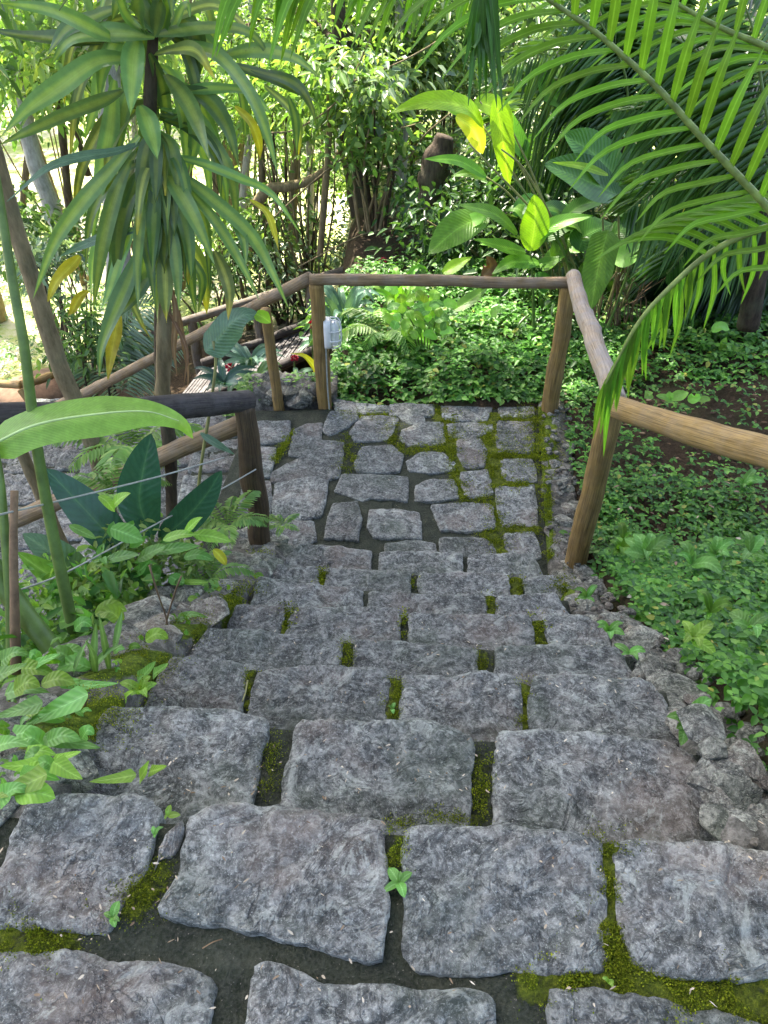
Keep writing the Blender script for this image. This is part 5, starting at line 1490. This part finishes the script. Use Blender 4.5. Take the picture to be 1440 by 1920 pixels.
def up1(t_, q):
    l = 250 - 60 * t_ + random.uniform(-15, 15)
    lean = -15 + 150 * t_ + random.uniform(-8, 8)
    return [(q.x, q.y, 0), (q.x + lean * .45, q.y - l * .5, -.04), (q.x + lean, q.y - l, -.02)], 20 - 5 * t_
def lo1(t_, q):
    l = 250 - 40 * t_ + random.uniform(-25, 25)
    return [(q.x, q.y, 0), (q.x - l * .35, q.y + 10 + 8 * t_, .02), (q.x - l * .7, q.y + l * .25 - 20 * t_, .05), (q.x - l * .95, q.y + l * .55 - 30 * t_, .08)], 18 - 5 * t_
big_frond([(905,-95),(1030,0),(1110,55),(1180,115),(1240,172),(1300,240),(1370,315),(1440,390),(1530,500)], YF, up1, lo1, nu=20)
def up3(t_, q):
    l = 130
    if t_ < .55: return [(q.x, q.y, 0), (q.x - 15, q.y + 45, 0), (q.x - 28 + 20 * t_, q.y + 95 + 50 * random.random(), 0)], 13
    return [(q.x, q.y, 0), (q.x - 70, q.y - 30, .03), (q.x - 150, q.y - 25, .06), (q.x - 220, q.y + 15, .08)], 15
def lo3(t_, q):
    l = 100 + 60 * random.random()
    if t_ < .3: return [(q.x, q.y, 0), (q.x - 8, q.y + l * .5, 0), (q.x - 12 + random.uniform(-8, 8), q.y + l, 0)], 12
    return [(q.x, q.y, 0), (q.x - 2 + random.uniform(-8, 4), q.y + l * .5, 0), (q.x + random.uniform(-25, 10), q.y + l * .95, 0)], 10
big_frond([(1135,720),(1150,690),(1195,608),(1250,545),(1335,472),(1440,425),(1560,395)], 2.3, up3, lo3, nu=20, t0=.02)
def up2(t_, q):
    l = 200 + random.uniform(-20, 20)
    return [(q.x, q.y, 0), (q.x + 30, q.y - l * .5, 0), (q.x + 80, q.y - l, 0)], 14
def lo2(t_, q):
    l = 260 + random.uniform(-30, 30)
    return [(q.x, q.y, 0), (q.x - l * .4, q.y - 12, .03), (q.x - l * .8, q.y + 35, .06), (q.x - l, q.y + 80, .08)], 13
big_frond([(1200,-40),(1300,25),(1370,60),(1440,90),(1540,150)], 2.9, up2, lo2, nu=10)
# frond tip hanging from above at (905, 0..200), and the leaflets along the top
P = [PY(985,-330,2.0), PY(940,-200,2.0), PY(905,-60,2.0), PY(898,30,2.0)]
hf = thing("frond", None, None, (0, 0, 0)); hf.parent = pl; hf.location = P[0] - origin(pl)
v, f, uv = tube(P, [.012, .009, .004], 8, 24); mk("midrib", v, f, 'rachis', hf, True, uv)
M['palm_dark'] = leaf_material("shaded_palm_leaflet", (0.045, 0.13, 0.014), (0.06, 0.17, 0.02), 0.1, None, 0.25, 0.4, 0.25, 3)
for k in range(22):
    y0 = -150 + k * 8
    dx = random.uniform(-38, 40)
    leaf(hf, [PY(905 - y0 * .05, y0, 2.0), PY(903 + dx * .5, y0 + 90, 2.0 + random.uniform(-.02, .02)), PY(903 + dx, 110 + random.uniform(-30, 100), 2.0 + random.uniform(-.03, .03))], wpx(13, P[2]), 'palm_dark', 'strap', name="leaflet", nl=8, nw=2, fold=.3)
tp = thing("palm", "palm frond arching just above the top edge with bright leaflets hanging down", "palm", (1.4, 3.6, -0.9))
P = [PY(470,-70,2.6), PY(600,-95,2.6), PY(740,-100,2.6), PY(860,-90,2.62), PY(1000,-120,2.7), PY(1150,-250,2.9)]
v, f, uv = tube(P + [Vector((1.55, 3.3, 1.9)), Vector((1.4, 3.6, 1.5))], [.005, .008, .012, .016], 8, 60); mk("midrib", v, f, 'rachis', tp, True, uv)
v, f, uv = tube([Vector((1.4, 3.6, -1.3)), Vector((1.38, 3.62, .2)), Vector((1.4, 3.6, 1.6))], [.05, .04, .03], 12, 30, .1, 8)
S = spline(P, 80)
for k in range(30):
    q = S[int(2 + k * 2.3)]
    d0 = P[0] - P[2]; d0.normalize()
    l = random.uniform(.22, .36)
    for sg in (0, 1):
        dv = Vector((-.75 + random.uniform(-.2, .2), (-.25 if sg else .3), -1 + random.uniform(-.1, .25)))
        dv.normalize()
        if sg and k % 2: continue
        leaf(tp, [q, q + dv * l * .5 + Vector((-.02, 0, .03)), q + dv * l], .026, 'palm', 'strap', name="leaflet", nl=8, nw=2, fold=.3, wave=.02, twist=random.uniform(-.4, .4))

def bg_palm(label, base, Y, fronds, mat, n=34, ml=.5, wid=.028, droop=.35, name="palm", r=.012, trunk=True):
    root = thing(name, label, "palm", PY(base[0], base[1], Y))
    for px in fronds:
        P = [PY(a, b, Y + random.uniform(-.25, .25) * 0 + (i * px[1] if False else 0)) for i, (a, b) in enumerate(px)]
        j = random.uniform(-.4, .4)
        P = [p + Vector((0, j * k / len(P), 0)) for k, p in enumerate(P)]
        frond(root, P, n, ml, wid, mat, Vector((0, -.55, .8)), droop, r, 'stem_green')
    if trunk:
        c = PY(base[0], base[1], Y)
        q = PY(*fronds[0][0], Y)
        v, f, uv = tube([c - Vector((0, 0, .2)), c.lerp(q, .5), q], [.07, .06, .05], 10, 20, .1); mk("trunk", v, f, 'bark_dark', root, True, uv)
    return root
bg_palm("airy palm with thin pale fronds behind the heliconia at the upper right", (1180, 520), 6.9,
        [[(1170,260),(1080,180),(980,190),(900,260)], [(1175,250),(1130,120),(1040,90),(960,120)], [(1180,250),(1230,120),(1320,80),(1420,120)], [(1180,260),(1260,200),(1350,220),(1420,290)], [(1175,255),(1170,140),(1120,40),(1060,0)], [(1175,265),(1080,250),(1010,290),(960,360)], [(1180,250),(1220,100),(1230,0),(1280,-60)]], 'f_palm', 40, .62, .026)
bg_palm("grey green palm with long blades behind the big bright frond", (1420, 560), 4.6,
        [[(1440,330),(1380,250),(1290,210),(1180,230)], [(1450,340),(1370,320),(1270,350),(1190,420)], [(1450,330),(1400,200),(1330,110),(1240,60)], [(1460,340),(1440,180),(1430,60),(1400,-40)], [(1450,350),(1400,400),(1330,450),(1270,540)]], 'f_palm', 38, .5, .03)
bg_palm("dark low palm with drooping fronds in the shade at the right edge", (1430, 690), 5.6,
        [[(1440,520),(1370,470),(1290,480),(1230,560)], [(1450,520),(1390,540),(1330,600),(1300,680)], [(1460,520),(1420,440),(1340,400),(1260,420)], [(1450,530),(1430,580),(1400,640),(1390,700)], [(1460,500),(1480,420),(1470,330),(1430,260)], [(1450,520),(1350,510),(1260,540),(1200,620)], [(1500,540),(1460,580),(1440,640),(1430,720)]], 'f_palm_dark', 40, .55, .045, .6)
fan = thing("fan_palm", "small fan palm with star-like blades behind the upper right fronds", "palm", PY(1090, 240, 7.2))
for cx, cy in ((1085,105),(1050,150),(1120,70)):
    c = PY(cx, cy, 7.2)
    for k in range(16):
        a = k / 16 * 6.28
        d = Vector((math.cos(a), -.35, math.sin(a)))
        leaf(fan, [c, c + d * .2, c + d * .42 - Vector((0, 0, .05))], .035, 'blue_leaf', 'lance', name="blade", nl=6, nw=2, fold=.2)
    v, f, uv = tube([c, c.lerp(PY(1090, 240, 7.2), .5), PY(1090, 420, 7.2)], .012, 6, 12); mk("stem", v, f, 'stem_green', fan, True, uv)
# ------------------------------------------------------------------ background trees and shrubs
random.seed(17)
def tree(name, label, trunk_px, Y, widths, mat, crown, n, rad, L, leafmat, seed, group=None, branches=4, cat="tree"):
    pts = [PY(a, b, Y) for a, b in trunk_px]
    root = thing(name, label, cat, pts[0], group)
    rr = [wpx(w, p) * .5 for w, p in zip(widths, pts)]
    v, f, uv = tube(pts, rr, 12, 40, .16, 4); mk("trunk", v, f, mat, root, True, uv)
    cs = [PY(a, b, Y + dy) for a, b, dy in crown]
    br = MB()
    for c in cs[:branches * 3]:
        s = min(pts, key=lambda p: (p - c).length)
        m = s.lerp(c, .5) + Vector((random.uniform(-.15, .15), random.uniform(-.15, .15), .1))
        br.add(*tube([s, m, c], [rr[-1] * .6, rr[-1] * .4, rr[-1] * .15], 6, 14, .2, 4))
    if cs:
        br.build("branches", mat, root).name = "limb"
        crown_of(root, cs, n, rad, L, leafmat, seed)
    return root
tree("gnarled_tree", "dark gnarled tree trunk in the middle behind the far rail", [(690,520),(682,430),(668,330),(655,270),(648,180),(640,90),(630,-40)], 9.5, (34,40,46,40,34,30,26), 'bark_dark',
     [(650,60,0),(700,120,.3),(600,120,-.3),(740,60,.5),(560,40,.6),(680,200,-.5),(720,180,.2)], 1500, .8, .10, 'f_mid', 1)
tree("slim_tree", "slim straight tan pole-like trunk left of the gnarled tree", [(600,480),(606,400),(613,320),(618,240)], 8.6, (12,13,13,11), 'bark_tan', [(610,160,0),(570,190,.2),(640,120,-.2)], 500, .4, .13, 'f_lime', 2)
tree("slim_tree", "pale grey slim trunk right of the gnarled tree", [(742,480),(748,380),(755,260),(752,100),(748,-30)], 9.8, (22,22,22,20,18), 'bark_pale', [(760,40,0),(800,100,.2),(720,20,.4),(830,40,0)], 1300, .5, .14, 'f_mid', 3)
tree("pale_tree", "whitish leaning trunk before the bright lawn at the left", [(130,480),(105,410),(75,330),(50,240),(40,120),(20,-40)], 10.5, (32,32,30,28,26,22), 'bark_pale', [(20,60,0),(90,20,.4),(60,130,-.3),(-40,60,0),(140,60,.6)], 1700, .6, .15, 'f_lime', 4)
tree("pale_tree", "pale mottled trunk just behind the dracaena", [(225,600),(222,480),(216,380),(208,280),(205,120),(200,-40)], 7.5, (48,48,46,44,40,36), 'bark_pale', [(200,20,0),(150,60,.4),(260,40,.3),(120,100,.2)], 1100, .5, .13, 'f_lime', 5)
tree("slim_tree", "thin dark trunk left of the dracaena before the lawn", [(130,400),(122,300),(112,200),(105,60)], 11.5, (14,14,14,12), 'bark_dark', [(100,120,0),(150,90,.3),(60,160,.2)], 900, .6, .16, 'f_lime', 6)
tree("slim_tree", "pair-thin brown trunk leaning near the lawn edge", [(165,330),(140,230),(120,120),(100,20)], 12, (10,10,10,8), 'bark_dark', [(90,10,0),(150,130,.3)], 700, .6, .16, 'f_lime', 7)
# hanging brown dead palm trunk
dt = thing("dead_palm_trunk", "dark brown fibrous dead trunk left of the heliconia clump", "dead trunk", PY(800, 540, 7.6))
v, f, uv = tube([PY(835,255,7.6), PY(822,290,7.6), PY(812,330,7.6), PY(805,378,7.6)], [.08, .13, .125, .10], 18, 30, .35, 9); mk("stump", v, f, 'bark_dark', dt, True, uv)
v, f, uv = tube([PY(815,370,7.6), PY(808,440,7.6), PY(800,560,7.6)], [.05, .045, .05], 10, 24, .2, 6); mk("stem", v, f, 'bark_dark', dt, True, uv)
bm_ = thing("fallen_branch", "curving bare brown branch reaching left from the gnarled trunk", "branch", PY(560, 345, 8.9))
v, f, uv = tube([PY(638,282,8.9), PY(620,310,8.9), PY(580,338,8.9), PY(540,350,8.9), PY(505,355,8.9), PY(478,385,8.9)], [.03, .045, .05, .055, .06, .06], 10, 40, .15, 6); mk("branch", v, f, 'bark_tan', bm_, True, uv)
rt = random.Random(3)
M['bark_brown'] = bark_material('brown_bark', (0.06, 0.045, 0.03), (0.19, 0.145, 0.09))
kinds = [('bark_brown', 'brown'), ('bark_tan', 'tan'), ('bark_pale', 'pale')]
for k, (x0, x1, Y, w) in enumerate([(505,480,10.2,14),(545,560,11,18),(575,590,12,14),(650,690,10.6,10),(700,660,11.2,13),(725,735,12.4,16),(770,790,10.4,10),(790,760,11.6,20),(450,470,11.4,16),(420,400,12.2,12),(340,360,11,16),(260,240,12.4,14),(30,60,12.0,14),(860,840,11.4,18),(910,930,12,14),(980,960,11,16),(1040,1060,12,14)]):
    mt, nm = kinds[k % 3]
    pts = [(x0, 540), (x0 * .7 + x1 * .3 + rt.uniform(-8, 8), 380), (x0 * .3 + x1 * .7 + rt.uniform(-10, 10), 200), (x1, 40), (x1 + rt.uniform(-20, 20), -120)]
    tree("sapling", ["thin %s sapling with a loose crown among the middle trunks", "slender %s sapling in the tangle beyond the rails", "leaning %s sapling in the background thicket"][k // 3 % 3] % nm, pts, Y, (w, w, w * .85, w * .7, w * .6), mt,
         [(x1 + rt.uniform(-70, 70), rt.uniform(-60, 210), rt.uniform(-.4, .4)) for _ in range(8)], 1000, .75, .085, ['f_mid', 'f_lime', 'f_grey', 'f_mid'][k % 4], 500 + k, "thin saplings in the background thicket")
# tangle of thin lianas
for i, (px, lb) in enumerate([([(500,420),(600,330),(700,260),(790,230)], "thin bare liana looping right above the curving branch"), ([(560,500),(680,440),(780,420),(830,370)], "thin bare liana low above the far rail"), ([(690,330),(760,300),(800,250),(860,200)], "thin bare liana between the gnarled trunk and the dead trunk"), ([(640,160),(720,130),(800,90),(870,40)], "thin bare liana high across the middle"), ([(500,250),(560,240),(640,180),(700,60)], "thin bare liana rising past the dracaena tips")]):
    v, f, uv = tube([PY(a, b, 8.3) for a, b in px], .009, 6, 40, .3, 6)
    tag(mk("liana", v, f, 'bark_tan', None, True, uv), lb, "liana", "lianas in the middle of the view")

SH = [ # px, py, Y, radius, leaves, leaf size, material, label
 (520,450,9.6,.6,300,.10,'f_grey',"grey green shrub behind the left end of the far rail"),
 (640,465,9.8,.6,380,.09,'f_grey',"grey green shrub just above the far rail corner"),
 (740,480,8.4,.5,420,.09,'f_mid',"fine leaved shrub above the middle of the far rail"),
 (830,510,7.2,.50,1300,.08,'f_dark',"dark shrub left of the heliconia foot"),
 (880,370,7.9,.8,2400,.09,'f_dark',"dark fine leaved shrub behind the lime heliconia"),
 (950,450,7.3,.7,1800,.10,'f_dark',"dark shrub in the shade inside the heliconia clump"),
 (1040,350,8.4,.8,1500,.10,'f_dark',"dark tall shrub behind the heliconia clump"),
 (930,120,10.5,1.0,2300,.10,'f_grey',"tall grey leaved shrub at the top right of the middle"),
 (850,110,11.5,.9,1700,.11,'f_grey',"silvery shrub behind the hanging palm tip"),
 (560,150,9.5,.6,900,.12,'f_lime',"sunlit shrub behind the dracaena tips"),
 (700,180,8.6,.42,420,.15,'f_grey',"shrub with larger bluish leaves beside the gnarled trunk"),
 (690,250,8.4,.40,420,.13,'f_lime',"yellow green sprig before the gnarled trunk"),
 (560,420,9.6,.6,260,.11,'f_mid',"leafy shrub below the curving bare branch"),
 (450,430,9.6,.7,420,.12,'f_mid',"leafy shrub behind the dracaena, to its right"),
 (760,330,10.2,.5,500,.10,'f_lime',"thin sunlit shrub between two trunks"),
 (70,450,9.2,.55,700,.13,'f_mid',"leafy shrub before the bright lawn at the left"),
 (70,490,7.5,.4,500,.11,'f_grey',"grey green shrub beside the leaning tan trunk"),
 (390,520,9.6,.6,400,.10,'f_dark',"dark shrub under the dracaena leaves above the rails"),
 (150,620,6.6,.35,500,.09,'f_mid',"small shrub above the grey sloping rail at the left"),
 (625,590,6.4,.18,260,.10,'f_fern',"light green shrub right behind the far left post"),
 (480,60,11,.8,1000,.13,'f_lime',"sunlit yellow green foliage behind the dracaena top"),
 (660,40,12,1.0,1500,.13,'f_lime',"sunlit crown at the top middle"),
 (780,20,13,1.0,1500,.13,'f_mid',"leafy crown at the top, right of the middle"),
 (380,220,12,.7,700,.13,'f_lime',"sunlit shrub glimpsed through the dracaena"),
 (1010,40,12,1.1,1800,.12,'f_mid',"dense crown behind the palm midrib"),
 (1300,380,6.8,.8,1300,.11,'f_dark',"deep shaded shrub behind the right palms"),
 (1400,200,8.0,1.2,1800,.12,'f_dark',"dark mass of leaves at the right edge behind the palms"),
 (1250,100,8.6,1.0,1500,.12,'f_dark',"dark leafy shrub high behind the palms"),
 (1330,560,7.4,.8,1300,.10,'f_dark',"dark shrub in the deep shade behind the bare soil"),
 (40,60,13,1.0,1100,.13,'f_lime',"sunlit foliage at the top left corner"),
 (180,160,13.5,.9,900,.13,'f_mid',"shaded foliage left of the dracaena top"),
 (430,130,13,.9,900,.12,'f_mid',"green thicket right of the dracaena top"),
 (560,280,13,.8,700,.12,'f_lime',"pale thicket beyond the curving bare branch"),
 (700,330,13.5,.8,600,.12,'f_mid',"thicket glimpsed between the gnarled trunk and the pale trunk"),
 (500,350,12.5,.7,600,.11,'f_grey',"dusty thicket below the dracaena tips"),
 (330,400,12.5,.8,700,.12,'f_mid',"thicket seen behind the dracaena trunk"),
 (1130,540,7.0,.45,800,.09,'f_dark',"dark undergrowth shrub at the heliconia foot"),
]
for i, (px, py, Y, rad, n, L, m, lb) in enumerate(SH):
    c = PY(px, py, Y)
    gz = min(c.z - .2, T(c.x, c.y))
    root = thing("shrub", lb, "shrub", (c.x, c.y, gz), "shrubs in the background")
    cs = [c + Vector((random.gauss(0, rad * .5), random.gauss(0, rad * .5), random.gauss(0, rad * .4))) for _ in range(9)]
    br = MB()
    for q in cs:
        b0 = Vector((c.x + random.uniform(-.1, .1), c.y + random.uniform(-.1, .1), gz - .1))
        br.add(*tube([b0, b0.lerp(q, .55) + Vector((random.uniform(-.15, .15), random.uniform(-.1, .1), .05)), q], [.022, .014, .006], 5, 14, .2, 4))
    br.build("stem", 'bark_tan' if i % 2 else 'bark_dark', root)
    crown_of(root, cs, n, rad * .55, L, m, 100 + i, name="foliage")

# far-off wood closing the view, on rising ground
rg = np.random.default_rng(77)
C, D, U, L = [], [], [], []
for k in range(150):
    y = rg.uniform(22, 46); x = rg.uniform(-.85, .85) * y
    z = T(x, y) + rg.uniform(.3, 11)
    r = rg.uniform(1.0, 2.4)
    m = 260
    off = rg.normal(size=(m, 3)) * r * .55
    C.append(np.array([x, y, z]) + off); D.append(off / r + rdir(m, -.2, rg)); U.append(rdir(m, 1., rg)); L.append(rg.uniform(.3, .6, m))
C, D, U, L = map(np.concatenate, (C, D, U, L))
V, Fq = cloud(C, D, U, L, L * .5, .25, .2)
tag(mk("distant_wood", V, Fq, 'f_lime', None), "far-off sunlit wood closing the view beyond the lawn", "wood", None, "stuff")
for k in range(16):
    x, y = rg.uniform(-16, 12), rg.uniform(19, 30)
    z0 = T(x, y)
    root = thing("forest_tree", "tall thin forest tree standing far beyond the lawn", "tree", (x, y, z0), "far forest trees")
    h = rg.uniform(6, 10)
    v, f, uv = tube([Vector((x, y, z0 - .2)), Vector((x + rg.uniform(-.4, .4), y, z0 + h * .5)), Vector((x + rg.uniform(-.8, .8), y, z0 + h))], [.16, .13, .07], 8, 16, .15, 2)
    mk("trunk", v, f, ['bark_tan', 'bark_dark', 'bark_pale'][k % 3], root, True, uv)
    crown_of(root, [Vector((x + rg.normal() * 1.0, y + rg.normal(), z0 + h * rg.uniform(.5, 1.05))) for _ in range(8)], 900, 1.1, .32, ['f_lime', 'f_mid'][k % 2], 300 + k)

# added trees, crowns placed to block sun and sky light
def added_shade_tree(label, base, hgt, cc, nclu, rad, seed, L=.22, n=9000, crad=.95):
    root = thing("added_shade_tree", label, "tree", base, "added shade trees around the steps")
    b = Vector(base)
    v, f, uv = tube([b, b + Vector((.15, .1, hgt * .45)), b + Vector((0, .1, hgt))], [.26, .2, .14], 14, 30, .12, 2)
    mk("trunk", v, f, 'bark_tan', root, True, uv)
    rg_ = random.Random(seed)
    cs = []
    while len(cs) < nclu:
        p = Vector((rg_.uniform(-1, 1), rg_.uniform(-1, 1), rg_.uniform(-1, 1)))
        if p.length < 1: cs.append(Vector(cc) + Vector((p.x * rad[0], p.y * rad[1], p.z * rad[2])))
    br = MB()
    for c in cs[::2]:
        s = b + Vector((0, .1, hgt * rg_.uniform(.7, 1)))
        br.add(*tube([s, s.lerp(c, .5) + Vector((0, 0, .3)), c], [.09, .06, .02], 6, 12, .15, 2))
    br.build("limb", 'bark_tan', root)
    crown_of(root, cs, n, crad, L, 'f_ivy', seed)
shade_c = Vector((0.3, 2.1, -.6)) + sd * 10.0
added_shade_tree("added tall broad tree left of the view, crown placed to shade the steps", (-8.2, 7.2, -4.0), 9.5, tuple(shade_c), 80, (4.2, 3.8, 1.6), 5, n=34000)

added_shade_tree("added slim tree behind the left thicket, crown placed to shade the far right corner", (-2.6, 13.5, -3.4), 7.5, tuple(Vector((4.0, 5.2, -.9)) + sd * 10.0), 18, (1.6, 1.3, 1.0), 9, n=9000)

added_shade_tree("added leafy tree at the far left, crown placed to shade the lower stone steps", (-6.5, 11.5, -4.2), 8.0, tuple(Vector((-2.6, 4.6, -2.2)) + sd * 10.5), 30, (2.0, 2.0, 1.1), 13, n=12000)
added_shade_tree("added big tree right of the steps, outside the view, cutting sky light", (6.0, -1.0, .4), 6.5, (4.4, -.4, 6.4), 46, (3.0, 3.2, 1.6), 14, n=14000)
added_shade_tree("added big tree behind the top of the steps, outside the view, cutting sky light", (-2.5, -4.5, 0), 6.5, (-1.2, -3.2, 6.6), 46, (3.4, 2.6, 1.6), 15, n=14000)
